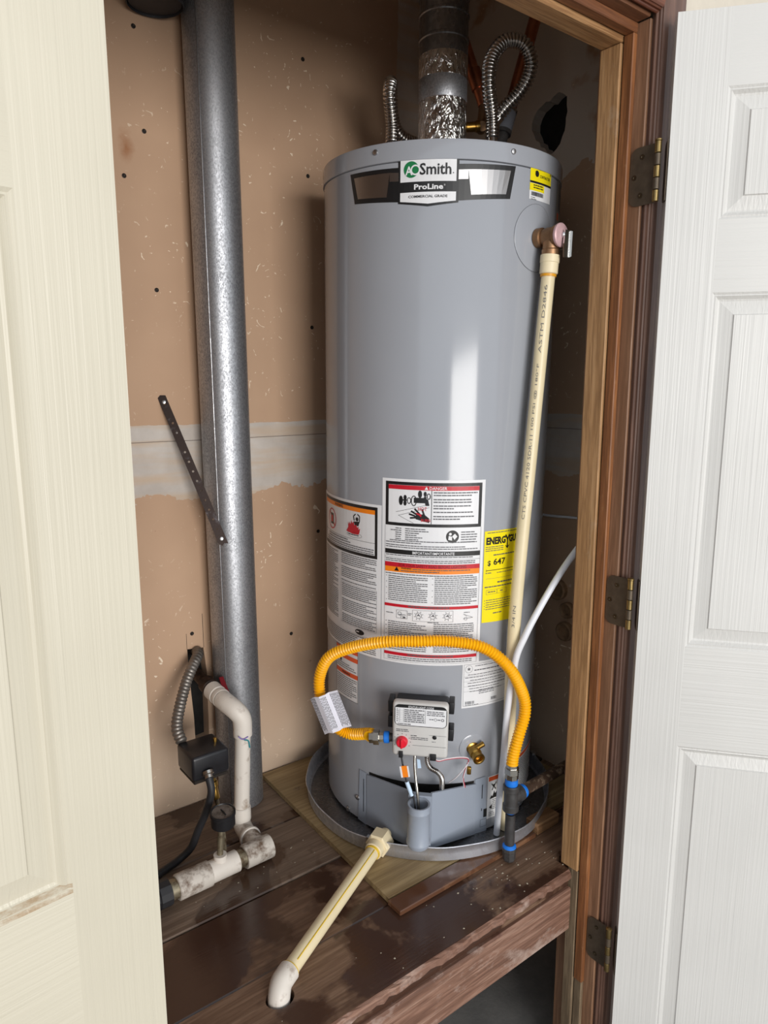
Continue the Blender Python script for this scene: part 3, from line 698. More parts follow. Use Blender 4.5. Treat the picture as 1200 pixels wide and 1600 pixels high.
decal('dark_lettering', Flat().text('FOR YOUR SAFETY READ BEFORE LIGHTING', (b0 + b1) / 2 + .001, .6075, .0058, .135, .004), 'print_dark_red', ml, 3)
fp = Flat(); lh = .0016
for zt, nl, f1 in ((.7575, 2, 1), (.7440, 2, .95), (.7315, 2, .85), (.7190, 1, .9), (.7105, 2, .93)):
    for q in range(nl): fp.print_lines(ud + .004, ud + .004 + (b1 - ud - .014) * (f1 if q == 0 else f1 * rg.uniform(.5, .95)), zt - .0052 * q, zt - .0052 * q - .0025, .01, .0021, .9, rg)
for q in range(6):
    z = .6835 - .0043 * q
    fp.print_lines(b0 + (.012 if q == 1 else .022), b0 + .034, z, z - .0024, .01, .0017, .9, rg); fp.print_lines(b0 + .042, b0 + (.088 if q < 2 else rg.uniform(.068, .078)), z, z - .0024, .01, .0017, .9, rg)
fp.print_lines(ix + .017, b1 - .008, .6790, .6570, .0050, .0018, .7, rg)
fp.print_lines(b0 + .010, b1 - .008, .6585, .6560, .01, lh, .95, rg).print_lines(b0 + .002, b0 + .075, .6545, .6520, .01, lh, .95, rg)
fp.print_lines(b0 + .002, b1 - .006, .6490, .6395, .0042, lh, .8, rg).print_lines(b0 + .002, b1 - .014, .6280, .6250, .01, lh, .9, rg).rect(b0, b1, .6225, .6229)
fp.print_lines(b0 + .002, b1 - .010, .6200, .6125, .0038, lh, .5, rg)
fp.print_lines(b0 + .058, b1 - .020, .6010, .5985, .01, lh, .95, rg).print_lines(b0 + .034, b0 + .115, .5968, .5945, .01, lh, .95, rg)
fp.print_lines(b0 + .002, b1 - .012, .5895, .5870, .01, .0017, .97, rg)
umid = (b0 + b1) / 2
fp.print_lines(b0 + .008, umid - .008, .5840, .5300, .00415, lh, .55, rg).print_lines(umid + .006, b1 - .004, .5855, .5270, .00415, lh, .75, rg)
for q in range(5): fp.disc(b0 + .004, .5832 - .0125 * q, .0008, None, 8); fp.disc(umid + .002, .5832 - .0125 * q, .0008, None, 8)
fp.print_lines(b0 + .050, b1 - .060, .5238, .5200, .006, .0026, .97, rg)
# dial pictures
fp.frame(b0 + .026, b0 + .049, .4955, .5130, .0005).rect(b0 + .030, b0 + .046, .5030, .5040).ring(b0 + .033, .5055, .0040, .0007).rect(b0 + .040, b0 + .045, .4965, .5000).ring(b0 + .038, .4985, .003, .0006)
fp.frame(b0 + .0595, b0 + .141, .4925, .5160, .0004)
for q in range(3):
    du = b0 + .0720 + .0285 * q
    fp.ring(du, .5045, .0062, .0007)
    for k in range(8): ca, sa = math.cos(k * PI / 4 + .3), math.sin(k * PI / 4 + .3); fp.line((du + .0072 * ca, .5045 + .0072 * sa), (du + .0095 * ca, .5045 + .0095 * sa), .0009)
    fp.poly([(du - .004, .5030), (du + .001 * q, .5085), (du + .004, .5020), (du, .5045)])
fp.line((b0 + .162, .5085), (b0 + .182, .5005), .0006).line((b0 + .162, .4985), (b0 + .182, .5005), .0006).line((b0 + .162, .5085), (b0 + .170, .5035), .0006).ring(b0 + .167, .4985, .0035, .0005).print_lines(b0 + .163, b0 + .175, .5125, .5095, .01, .0012, .9, rg)
fp.print_lines(b0 + .004, b0 + .020, .5060, .5030, .01, .0014, .9, rg).print_lines(b0 + .050, b0 + .058, .5080, .5030, .003, .0012, .9, rg).print_lines(b0 + .090, b0 + .115, .4918, .4895, .01, .0014, .9, rg)
fp.print_lines(b0 + .008, umid - .008, .4880, .4240, .0042, lh, .6, rg).print_lines(umid + .006, b1 - .008, .4885, .4240, .0042, lh, .75, rg)
for q in range(5): fp.rect(b0 + .003, b0 + .0045, .486 - .009 * q, .488 - .009 * q)
fp.print_lines(b0 + .050, b1 - .050, .4200, .4165, .006, .0026, .97, rg)
fp.print_lines(b0 + .008, b1 - .010, .4125, .4050, .0042, lh, .6, rg).rect(b0, b1, .4035, .4038)
fp.rect(b0 - .0004, b0, .4035, .6875).rect(b1, b1 + .0004, .4035, .6875)
decal('fine_print', fp, 'print_gray', ml, 3, None, 'stuff')

# ---- left warning label
a0, a1 = U(-122), U(-66.7); z0, z1 = .3985, .7245
wl_ = decal('warning_label', Flat().rect(a0, a1, z0, z1), 'label_white', wh, 0, 'white warning label with a flame picture, left of the danger label')
k0, k1 = U(-117.5), U(-68.9)
bk = Flat().frame(k0, k1, .6120, .7190, .0060, .0065).rect(k0, k1, .6440, .6446)
bk.text('WARNING', U(-96.5), .7085, .0062, .036, .012)
fx = U(-84.6)
bk.disc(fx + .0140, .6880, .0042).line((fx + .006, .684), (fx + .0035, .693), .003).line((fx + .0035, .693), (fx + .010, .6985), .0025).line((fx + .021, .684), (fx + .0215, .695), .0025).line((fx + .0215, .695), (fx + .015, .6985), .0025).poly([(fx + .004, .682), (fx + .022, .684), (fx + .018, .674), (fx + .008, .674)])
cx_ = U(-104.5); bk.rect(cx_ - .008, cx_ + .009, .6610, .6850)
bk.poly([(U(-79.5) + .013 * math.cos(q * PI / 6) * (1 if 3 <= q <= 9 else 1), .4455 + .0062 * math.sin(q * PI / 6)) for q in range(12)])
bk.ring(U(-83.5), .6535, .023, .0006, .0055)
decal('black_print', bk, 'print_black', wl_, 1)
decal('orange_band', Flat().rect(k0 + .006, k1 - .006, .7035, .7125), 'print_orange', wl_, 0.5)
rd = Flat().ring(cx_, .6730, .0225, .0026, .0225).quad((cx_ - .016, .686), (cx_ - .0135, .688), (cx_ + .016, .660), (cx_ + .0135, .658)).rect(cx_ - .006, cx_ + .006, .666, .680)
fl = [(-.020, .6585), (-.013, .6680), (-.014, .6790), (-.010, .6730), (-.009, .6800), (-.005, .6745), (-.003, .6840), (.000, .6770), (.004, .6820), (.006, .6740), (.012, .6760), (.015, .6700), (.019, .6735), (.018, .6660), (.023, .6700), (.021, .6600), (.018, .6560), (0, .6555)]
rd.poly([(fx + a, b) for a, b in fl])
decal('red_print', rd, 'print_red', wl_, 1.5)
rg = random.Random(12); fp = Flat()
fp.print_lines(U(-83.5) - .017, U(-83.5) + .015, .6550, .6525, .01, .0022, .95, rg)
fp.print_lines(U(-109), U(-88), .6415, .6390, .01, .002, .95, rg).print_lines(U(-109), U(-86), .6365, .6340, .01, .002, .95, rg).print_lines(U(-112), k1 - .008, .6310, .6190, .0045, .0018, .85, rg)
fp.print_lines(U(-116), U(-97), .6070, .4550, .0042, lh, .7, rg).print_lines(U(-93.5), k1 - .001, .6090, .5480, .0042, lh, .7, rg, 7).print_lines(U(-93.0), k1 - .001, .5420, .4560, .0042, lh, .7, rg, 8)
fp.frame(U(-94), k1, .4540, .5450, .0004)
fp.print_lines(U(-116), k1 - .001, .4360, .4010, .0043, lh, .5, rg).rect(U(-88), k1, .4380, .4384)
decal('fine_print', fp, 'print_gray', wl_, 3, None, 'stuff')
decal('white_lettering', Flat().print_lines(U(-79.5) - .009, U(-79.5) + .002, .4475, .4445, .01, .0024, .95, rg), 'label_white', wl_, 3, None, 'stuff')

# ---- small lower-left caution label
q0, q1 = U(-99.2), U(-80.5)
l3 = decal('caution_label', Flat().rect(q0, q1, .2800, .3975), 'label_white', wh, 0.3, 'small orange banded label under the warning label')
decal('orange_band', Flat().rect(q0, q1, .3890, .3975).rect(q0, q1, .3715, .3815).rect(q0, q1, .3340, .3440), 'print_rust', l3, 1.5)
decal('black_print', Flat().frame(q0, q1, .2800, .3975, .0008).text('WARNING', (q0 + q1) / 2, .3390, .0052, .030, .02).disc(q0 + .02, .3665, .004, .003).rect(q0 + .017, q0 + .023, .362, .366), 'print_black', l3, 2.2)
decal('fine_print', Flat().print_lines(q0 + .004, q1 - .004, .3600, .3460, .0048, .0017, .7, rg).print_lines(q0 + .004, q1 - .004, .3300, .2850, .0046, .0017, .7, rg), 'print_gray', l3, 2, None, 'stuff')

# ---- yellow energy label
e0, e1 = U(-17.3), U(8.6)
el = decal('energy_label', Flat().quad((e0, .4855), (e1, .4815), (e1, .6765), (e0, .6765)), 'label_yellow', wh, 0.2, 'bright yellow energy cost label')
eb = Flat().text('ENERG', e0 + .0275, .6560, .0155, .0470, .05).text('GUIDE', e0 + .0800, .6570, .0155, .0400, .05)
ya = e0 + .0560; eb.rect(ya - .0014, ya + .0014, .6395, .6585).line((ya, .656), (ya - .0055, .6655), .0034).line((ya, .656), (ya + .0055, .6655), .0034).poly([(ya - .0060, .6440), (ya, .6365), (ya + .0060, .6440), (ya, .6415)])
eb.text('$', e0 + .0125, .6095, .0125, None, .02).text('647', e0 + .0375, .6120, .0135, .0300, .025)
eb.rect(e0 + .006, e1 - .01, .5945, .5957).rect(e0 + .006, e0 + .0068, .5925, .5975)
decal('black_print', eb, 'print_black', el, 1)
rg = random.Random(14)
ef = Flat().print_lines(e0 + .006, e1 - .01, .6735, .6705, .01, .0016, .97, rg).print_lines(e0 + .003, e0 + .046, .6445, .6345, .0040, .0015, .6, rg).print_lines(e0 + .022, e1 - .02, .6275, .6240, .01, .0024, .97, rg)
ef.print_lines(e0 + .005, e0 + .018, .5905, .588, .01, .0017, .9, rg).print_lines(e0 + .032, e1 - .02, .5895, .587, .01, .0014, .95, rg).rect(e0 + .006, e1 - .012, .5775, .5779)
ef.print_lines(e0 + .034, e1 - .02, .5700, .5665, .01, .0030, .97, rg).print_lines(e0 + .004, e1 - .012, .5615, .5585, .01, .0024, .97, rg)
ef.frame(e0 + .008, e0 + .034, .5445, .5540, .0004).frame(e0 + .034, e0 + .060, .5445, .5540, .0004).print_lines(e0 + .012, e0 + .030, .5505, .548, .01, .0020, .95, rg).print_lines(e0 + .042, e0 + .050, .5505, .548, .01, .0020, .9, rg)
ef.print_lines(e0 + .008, e1 - .012, .5330, .5120, .0048, .0015, .8, rg).print_lines(e0 + .026, e0 + .048, .5045, .501, .01, .0022, .9, rg)
for q in range(4): ef.disc(e0 + .005, .532 - .0058 * q, .0009, None, 8)
decal('fine_print', ef, 'print_gray', el, 1, None, 'stuff')

# ---- rating plate label
r0, r1 = U(-26.2), U(4.5)
rp = decal('rating_label', Flat().rect(r0, r1, .3020, .4030), 'label_white', wh, 0.2, 'white rating label with a star seal and barcodes')
rg = random.Random(15); rf = Flat().frame(r0 + .003, r1 - .003, .3065, .3985, .0005).ring(r0 + .0140, .3880, .0082, .0005)
st_ = [(r0 + .0140 + (.0046 if k % 2 == 0 else .0019) * math.sin(k * PI / 5), .3880 + (.0046 if k % 2 == 0 else .0019) * math.cos(k * PI / 5)) for k in range(10)]
for k in range(0, 10, 2): rf.poly([(r0 + .0140, .3880), st_[k - 1], st_[k], st_[k + 1]])
rf.print_lines(r0 + .028, r1 - .02, .3945, .392, .01, .0015, .9, rg).print_lines(r0 + .026, r1 - .04, .3855, .3825, .01, .0022, .95, rg)
for k in range(7): rf.print_lines(r0 + .006 + rg.uniform(0, .012), r1 - rg.uniform(.01, .05), .3760 - .0062 * k, .3738 - .0062 * k, .01, .0014, .8, rg)
for k in range(4): rf.rect(r0 + .004, r1 - .004, .3715 - .0110 * k, .3718 - .0110 * k)
rf.print_lines(r0 + .038, r0 + .075, .3400, .3290, .0038, .0015, .7, rg).barcode(r0 + .008, r0 + .028, .3100, .3165, rg).barcode(r0 + .068, r0 + .082, .3120, .3185, rg).print_lines(r0 + .008, r0 + .040, .3085, .3065, .01, .001, .9, rg)
decal('fine_print', rf, 'print_gray', rp, 1, None, 'stuff')

# ---- flame label at the foot and the one round the side
f0, f1 = U(-9.8), U(-.8)
fl_ = decal('flammable_label', Flat().rect(f0, f1, .0290, .1310), 'label_white', wh, 0.3, 'narrow white label with a black flame picture and orange top')
decal('orange_band', Flat().rect(f0 + .002, f1 - .001, .1190, .1290), 'print_rust', fl_, 1.2)
fb = Flat().disc(f0 + .0165, .1060, .0035).line((f0 + .010, .112), (f0 + .016, .104), .0025).line((f0 + .023, .113), (f0 + .017, .104), .0025).line((f0 + .016, .104), (f0 + .012, .0960), .0025).line((f0 + .017, .104), (f0 + .022, .0960), .0025)
fb.poly([(f0 + .006, .0760), (f0 + .011, .0840), (f0 + .014, .0810), (f0 + .018, .0935), (f0 + .021, .0860), (f0 + .025, .0900), (f0 + .028, .0760)]).poly([(f0 + .005, .0560), (f0 + .013, .0620), (f0 + .013, .0500)])
decal('black_print', fb, 'print_black', fl_, 1.2)
decal('fine_print', Flat().print_lines(f0 + .014, f1 - .004, .0730, .0450, .0044, .0017, .7, rg).print_lines(f0 + .005, f0 + .02, .0440, .0340, .004, .0014, .7, rg), 'print_gray', fl_, 1.2, None, 'stuff')
g0, g1 = U(9), U(34)
gl_ = decal('side_notice', Flat().rect(g0, g1, .0500, .1480), 'label_white', wh, 0.3, 'white notice with an orange top on the lower right side')
decal('orange_band', Flat().rect(g0, g1, .1380, .1460), 'print_rust', gl_, 1.2)
decal('fine_print', Flat().print_lines(g0 + .004, g1 - .004, .1340, .0540, .0048, .0018, .8, rg), 'print_gray', gl_, 1.2, None, 'stuff')

# ---- relief valve boss: dished plate round the opening
u, w, n = fr(6); o = tk(6, 1.235, R - .0045)
bo = MB(); vs = []; N = 40
for k in range(N):
    a = 2 * PI * k / N
    for r_, off in ((.0605, .0008), (.0585, .0016), (.0120, .0022)):
        du, dv = r_ * math.cos(a), r_ * math.sin(a); vs.append(lab(U(6) + du, 1.235 + dv, off))
bo.add(vs, [(3 * k + q, 3 * ((k + 1) % N) + q, 3 * ((k + 1) % N) + q + 1, 3 * k + q + 1) for k in range(N) for q in range(2)], True)
part('valve_cover_plate', bo, 'tank_gray', wh)
part('plate_seam', Flat().ring(U(6), 1.235, .0610, .0006, None, 60).mapped(lambda a, b: lab(a, b, .0006)), 'print_gray', wh)

# ---- burner access panels, draught tube and frame strips
FA = -46; u, w, n = fr(FA)
def vf(a, d, z): return BASE + u * a + n * d + w * z
for nm, a_out, a_in in (('left', -.1165, -.0145), ('right', .1205, .0315)):
    do = math.sqrt((R + .004) ** 2 - a_out ** 2); di = .304
    zo0, zo1, zi0, zi1 = -.001 + .004, .124, .022, .149
    vs = [vf(a_out, do, zo0), vf(a_in, di, zi0), vf(a_in, di, zi1), vf(a_out, do, zo1)]
    e = (vs[1] - vs[0]).cross(vs[3] - vs[0]).normalized(); e = e if e.dot(n) > 0 else -e
    back = [p - e * .004 for p in vs]
    part('burner_cover', MB().add(vs + back, [(0, 1, 2, 3), (7, 6, 5, 4)] + [(k, (k + 1) % 4, 4 + (k + 1) % 4, 4 + k) for k in range(4)]), 'shroud_gray', wh, nm + ' sloping panel of the burner cover')
tc = (.0085, .3385); tr = .0225
part('draught_tube', MB().lathe([(tr - .0015, .128), (tr, .128 + .0), (tr, .118), (tr + .0012, .1155), (tr + .0012, .1135), (tr, .111), (tr, .049), (tr + .0016, .0465), (tr + .0016, .043), (tr - .001, .036), (tr - .004, .034), (tr - .004, .1275)], vf(tc[0], tc[1], .018), w, 40, True), 'shroud_gray', wh)
part('tube_flange', MB().prism([(-.0235, 0), (.0235, 0), (.0235, .126), (-.0235, .126)], vf(tc[0], .3045, .0235), u, w, n, .012), 'shroud_gray', wh)
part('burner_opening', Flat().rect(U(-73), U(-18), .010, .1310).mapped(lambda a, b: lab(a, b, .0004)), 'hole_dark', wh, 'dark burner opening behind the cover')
fs_ = Flat().quad((U(-80), .004), (U(-74.2), .000), (U(-74.2), .126), (U(-79), .128)).quad((U(-17.6), .003), (U(-9.9), .003), (U(-11.6), .136), (U(-17.6), .134))
[part('cover_frame', q.mapped(lambda a, b: lab(a, b, .0022)), 'shroud_gray', wh) for q in fs_.pieces()[0]]
[part('frame_slot', q.mapped(lambda a, b: lab(a, b, .0028)), 'print_black', wh) for q in (Flat().rect(U(-13.6), U(-13.2), .085, .118), Flat().rect(U(-12.2), U(-10.2), .038, .058), Flat().frame(U(-14.0), U(-10.2), .016, .034, .0006), Flat().rect(U(-76.3), U(-75.9), .030, .110))]
part('frame_slot', Flat().rect(U(-13.6), U(-13.2), .055, .061).mapped(lambda a, b: lab(a, b, .0028)), 'print_black', wh)
for ph, z in ((-80.4, .056), (-88, .012)):
    uu, ww, nn = fr(ph); part('frame_screw', MB().lathe([(.006, 0), (.006, .002), (.004, .004), (.0015, .0045)], tk(ph, z, R + .0008), nn, 14), 'zinc', wh)

# ---- gas control valve
def rbox(a0, a1, d0, d1, zz0, zz1, bev, seg=3):
    rot = Matrix((u, n, w)).transposed(); c = vf((a0 + a1) / 2, (d0 + d1) / 2, (zz0 + zz1) / 2)
    h = Vector(((a1 - a0) / 2, (d1 - d0) / 2, (zz1 - zz0) / 2))
    return MB().box(c - h, c + h, bev, rot, seg)
gv = part('gas_control_valve', rbox(-.0490, .0610, .300, .322, .2365, .3515, .0070, 3), 'valve_cream', wh, 'cream gas control box with red knob', None, 50)
part('valve_body', rbox(-.0470, .0590, .246, .2995, .2420, .3360, .004), 'black_plastic', gv)
for a, z, s_ in ((-.0555, .330, -1), (-.0555, .296, -1), (.0655, .334, 1), (.0655, .276, 1)):
    part('side_clip', rbox(a - .0055, a + .0055, .266, .298, z - .0125, z + .0125, .002), 'black_plastic', gv)
FV = .3224
def vflat(fl, off): return fl.mapped(lambda a, b: vf(a, FV + off, b))
vl = part('status_label', vflat(Flat().poly(rounded(.103, .0445, .010)), 0).__class__().add([vf(-.0445 + a, FV, .3030 + b) for a, b in rounded(.1030, .0450, .010)], [tuple(range(len(rounded(.103, .045, .010))))]), 'print_black', gv, 'black bordered status label on the control box')
iw = [(a + .0015, b + .0015) for a, b in rounded(.1000, .0370, .008, 6, (0, 0, 1, 1))]
part('white_field', MB().add([vf(-.0445 + a, FV + .0003, .3030 + b) for a, b in iw], [tuple(range(len(iw)))]), 'label_white', vl)
part('white_lettering', vflat(Flat().text('STATUS LIGHT CODE', .0075, .3440, .0044, .050, .010), .0005), 'label_white', vl)
rg = random.Random(17); vp = Flat()
for k in range(7):
    z = .3385 - .0041 * k; vp.print_lines(-.025, .014, z, z - .002, .01, .0018, .7, rg); vp.rect(-.043, .016, z - .0028, z - .0025)
    vp.print_lines(-.041, -.036, z, z - .002, .01, .0012, .9, rg)
vp.rect(-.0345, -.0340, .311, .340).rect(-.0265, -.0260, .311, .340).rect(.0160, .0165, .311, .340)
vp.print_lines(.019, .054, .3375, .3270, .0036, .0017, .7, rg).ring(.036, .3205, .003, .0007).ring(.050, .3205, .003, .0012).print_lines(.024, .032, .3215, .319, .01, .0018, .9, rg).print_lines(.040, .046, .3215, .319, .01, .0018, .9, rg).barcode(-.038, -.012, .3055, .3085, rg)
part('fine_print', vflat(vp, .0006), 'print_gray', vl, None, 'stuff')
vp = Flat().print_lines(-.041, -.016, .2955, .2890, .0034, .0015, .9, rg).print_lines(-.012, .004, .2840, .2815, .01, .0015, .9, rg).print_lines(-.012, .022, .2800, .2730, .0034, .0013, .9, rg).print_lines(.030, .038, .2735, .2715, .01, .001, .9, rg)
for k in range(9):
    a = rad(-60 + 30 * k + 30); vp.disc(-.0290 + .0165 * math.cos(a), .2690 + .0165 * math.sin(a), .0009, None, 8)
part('dial_markings', vflat(vp, .0003), 'print_gray', gv, None, 'stuff')
kn = part('temperature_knob', MB().lathe([(.0118, 0), (.0115, .004), (.0105, .0085), (.0088, .010), (.001, .0104)], vf(-.0290, .3216, .2690), n, 32), 'knob_red', gv, 'red temperature knob')
part('knob_grip', rbox(-.0310, -.0270, .3315, .3355, .2595, .2785, .0012), 'knob_red', kn)
part('status_light', MB().lathe([(.0042, 0), (.0042, .0006), (.0030, .0012), (.001, .0013)], vf(.0350, .3222, .2825), n, 20), 'black_plastic', gv)
part('seam_line', vflat(Flat().line((-.008, .2625), (.058, .2625), .0005).line((.024, .2865), (.058, .2865), .0004), .0003), 'print_gray', gv)
for a, z, w2 in ((-.0310, .2435, .0042), (.0330, .2425, .0062)): part('wire_plug', rbox(a - w2, a + w2, .300, .3265, z - .0085, z + .0045, .0012), 'black_plastic', gv)

# ---- wires, thermocouple and igniter lead under the valve
part('igniter_lead', MB().tube(smooth_path([vf(-.0310, .317, .236), vf(-.0275, .322, .222), vf(-.0235, .326, .205), vf(-.0165, .331, .185), vf(-.0040, .335, .160), vf(.003, .337, .120)]), .0019, 10), 'rubber_black', wh)
part('lead_sleeve', MB().cyl(vf(-.0175, .331, .187), vf(-.0065, .335, .160), .0042, 12), 'sleeve_blue', wh, 'pale blue sleeve on the black lead')
part('lead_tag', MB().prism([(-.008, 0), (.004, .002), (.008, -.022), (-.004, -.024)], vf(-.0215, .3295, .2195), u, w, n, .0012), 'print_orange', wh, 'orange and white flag on the black lead')
part('tag_edge', MB().prism([(-.011, -.001), (-.0075, 0), (-.0035, -.024), (-.007, -.025)], vf(-.0215, .3297, .2195), u, w, n, .0012).prism([(.0035, .0015), (.0065, .002), (.0105, -.021), (.0075, -.0225)], vf(-.0215, .3297, .2195), u, w, n, .0012), 'label_white', wh)
part('pilot_tube', MB().tube(smooth_path([vf(-.0045, .300, .240), vf(-.0040, .312, .215), vf(.0000, .325, .190), vf(.0045, .333, .165), vf(.0090, .337, .120)]), .0030, 12), 'nut_steel', wh)
part('clear_flag', MB().prism([(0, 0), (.006, -.001), (.009, -.019), (.002, -.020)], vf(.0010, .3180, .2310), u, w, n, .0010), 'sleeve_blue', wh)
part('flexible_lead', corrugated([vf(.0215, .300, .240), vf(.0200, .302, .220), vf(.0270, .300, .203), vf(.0420, .296, .192), vf(.0500, .290, .175), vf(.0500, .275, .145), vf(.049, .262, .125)], .0055, .0036, .0013, 14), 'flex_steel', wh, 'corrugated steel lead curving into the burner opening')
for k, m_ in enumerate(('wire_white', 'wire_red')):
    o_ = .0016 * k
    part('sensor_wire', MB().tube(smooth_path([vf(.0280, .310, .2360 - o_), vf(.0420, .315, .2300 - o_), vf(.060, .306, .2300 - o_), vf(.085, .290, .2260 - o_), vf(.1020, .274, .2150 - o_), vf(.0985, .272, .195 + o_), vf(.0930, .272, .170), vf(.0955 + o_, .268, .146)]), .0013, 8), m_, wh)
part('sensor_wire', MB().tube(smooth_path([vf(.1000, .274, .2020), vf(.0920, .276, .190), vf(.0780, .274, .170), vf(.0640, .262, .150)]), .0012, 8), 'wire_white', wh)
part('sensor_clip', rbox(.0995, .1085, .262, .270, .176, .192, .002), 'brass', wh)

# ---- drain valve
u2, w2_, n2 = fr(-19.6)
dv = part('drain_valve', MB().lathe([(.015, 0), (.015, .003), (.0120, .005), (.0115, .014), (.0130, .016), (.0130, .021), (.0108, .024), (.0108, .031), (.0128, .0315), (.0128, .0365), (.0105, .0365), (.0085, .0355), (.0078, .028), (.001, .027)], tk(-19.6, .2075, R - .002), n2 - w2_ * .18, 24), 'brass', wh, 'brass drain valve')
part('valve_spigot', MB().cyl(tk(-19.6, .211, R + .010), tk(-19.6, .211, R + .010) + u2 * .020 + w2_ * .012 + n2 * .004, .0055, 14, .001), 'brass', dv)
part('escutcheon', MB().lathe([(.030, 0), (.030, .0014), (.026, .003), (.016, .0032)], tk(-19.6, .2100, R - .0016), n2, 32), 'tank_gray', dv)

# ================================================================== relief valve and its discharge pipe
u6, w6, n6 = fr(6); VO = tk(6, 1.235, R + .0024)
rv = thing('relief_valve', tuple(VO), 'bronze relief valve with pink disc and steel lever on the tank', 'valve')
part('valve_body', MB().lathe([(.0150, 0), (.0178, .001), (.0178, .012), (.0140, .0135), (.0150, .018), (.0165, .024), (.0165, .038), (.0190, .041), (.0190, .047)], VO, n6, 28), 'bronze', rv)
part('bonnet_disc', MB().lathe([(.0205, .0475), (.0215, .049), (.0215, .0525), (.0195, .0545), (.006, .0560), (.001, .0560)], VO, n6, 32), 'pink_disc', rv, 'pink enamelled disc')
part('stem_nut', MB().lathe([(.0060, .0560), (.0060, .0600), (.004, .0625), (.001, .063)], VO, n6, 12), 'zinc', rv)
part('lever', MB().prism([(-.007, .012), (.007, .012), (.0085, -.012), (.007, -.036), (-.007, -.036), (-.0085, -.012)], VO + n6 * .0612 + w6 * -.004 + u6 * .004, (u6 + n6 * .15).normalized(), w6, n6, .0025).prism([(0, .012), (.007, .010), (.007, -.034), (0, -.036)], VO + n6 * .0622 + u6 * .011 + w6 * -.004, n6, w6, u6, .0018), 'chrome', rv, 'bright steel lever')
OD = VO + n6 * .0310
part('outlet', MB().lathe([(.0140, .006), (.0150, .014), (.0150, .022), (.0165, .024), (.0165, .0325)], OD, -w6, 24), 'bronze', rv)
top = OD - w6 * .0328
pB = Vector((1.0765, .9535, .5045)); pM = Vector((1.0567 - .004, .9260 - .002, 1.0168))
dp = thing('discharge_pipe', tuple(pB), 'long cream plastic pipe running down the tank from the relief valve', 'pipe')
d0 = (pM - top).normalized()
part('adapter', MB().lathe([(.0150, 0), (.0180, .001), (.0180, .014), (.0170, .015), (.0170, .0335), (.0155, .0350)], top, d0, 8 if False else 28), 'cpvc_adapter', dp)
part('glue_ring', MB().lathe([(.0150, 0), (.0150, .0045)], top + d0 * .0352, d0, 24), 'glue_amber', dp)
PP = smooth_path([top + d0 * .036, top.lerp(pM, .5) + Vector((0, 0, 0)), pM, pM.lerp(pB, .5) + Vector((-.003, 0, 0)), pB], .02)
PRAD = .0128
part('pipe', MB().tube(PP, PRAD, 28), 'cpvc_cream', dp)
def along_pipe(s_, lat, up=None):
    """point on the pipe skin: s_ metres below the adapter, lat metres round the pipe"""
    acc = 0
    for a, b in zip(PP, PP[1:]):
        L = (b - a).length
        if acc + L >= s_ or b is PP[-1]:
            p = a + (b - a) * ((s_ - acc) / L); d = (b - a).normalized(); break
        acc += L
    toc = Vector((-.62, -.74, .0)); toc = (toc - d * toc.dot(d)).normalized(); sd = d.cross(toc)
    a_ = lat / PRAD; return p + (toc * math.cos(a_) + sd * math.sin(a_)) * (PRAD + .0004)
for body, s0, L in (('ASTM D2846', .020, .125), ('100 PSI @ 180°F', .165, .125), ('CTS CPVC 4120 SDR-11', .300, .165), ('3/4 IN', .640, .045)):
    pt = Flat().text(body, -(s0 + L / 2), .0, .0056, L, 0)
    part('pipe_lettering', MB().add([along_pipe(-a, b + .0045) for a, b in pt.v], pt.f), 'print_faint', dp)

# ================================================================== drain pan
PC = Vector((1.0575, 1.1940, .5003)); PR = .2885
pan = thing('drain_pan', tuple(PC), 'shallow round dented metal pan under the water heater', 'pan')
N = 96; vs = []; rg = random.Random(9); ph_ = [rg.uniform(0, 6) for _ in range(5)]
def dent(a): return .0016 * math.sin(5 * a + ph_[0]) + .0012 * math.sin(9 * a + ph_[1]) + .0007 * math.sin(17 * a + ph_[2])
prof = [(-.004, .0002, 0), (0, .003, .2), (.001, .018, .6), (.0018, .0315, 1), (.0036, .0335, 1), (.0024, .0350, 1), (.0002, .0330, 1), (-.0008, .018, .6), (-.002, .0040, .2), (-.008, .0012, 0)]
for k in range(N):
    a = 2 * PI * k / N
    for dr, z, k_ in prof:
        r_ = PR + dr + dent(a) * k_; vs.append((PC.x + r_ * math.cos(a), PC.y + r_ * math.sin(a), PC.z + z + .0010 * k_ * math.sin(4 * a + ph_[3])))
m = len(prof); mb = MB().add(vs, [(m * k + q, m * ((k + 1) % N) + q, m * ((k + 1) % N) + q + 1, m * k + q + 1) for k in range(N) for q in range(m - 1)], True)
part('pan_wall', mb, 'pan_metal', pan, None, None, 50)
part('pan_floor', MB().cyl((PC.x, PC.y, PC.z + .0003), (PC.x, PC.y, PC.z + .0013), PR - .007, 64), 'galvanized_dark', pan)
for a in (rad(205), rad(-20)):
    p = PC + Vector((math.cos(a) * (PR + .001), math.sin(a) * (PR + .001), .0315)); d = Vector((math.cos(a), math.sin(a), 0)); e = Vector((-d.y, d.x, 0))
    part('rim_clip', MB().prism([(-.007, 0), (.007, 0), (.007, .006), (-.007, .006)], p - d * .004, e, (0, 0, 1), d, .010), 'zinc', pan)

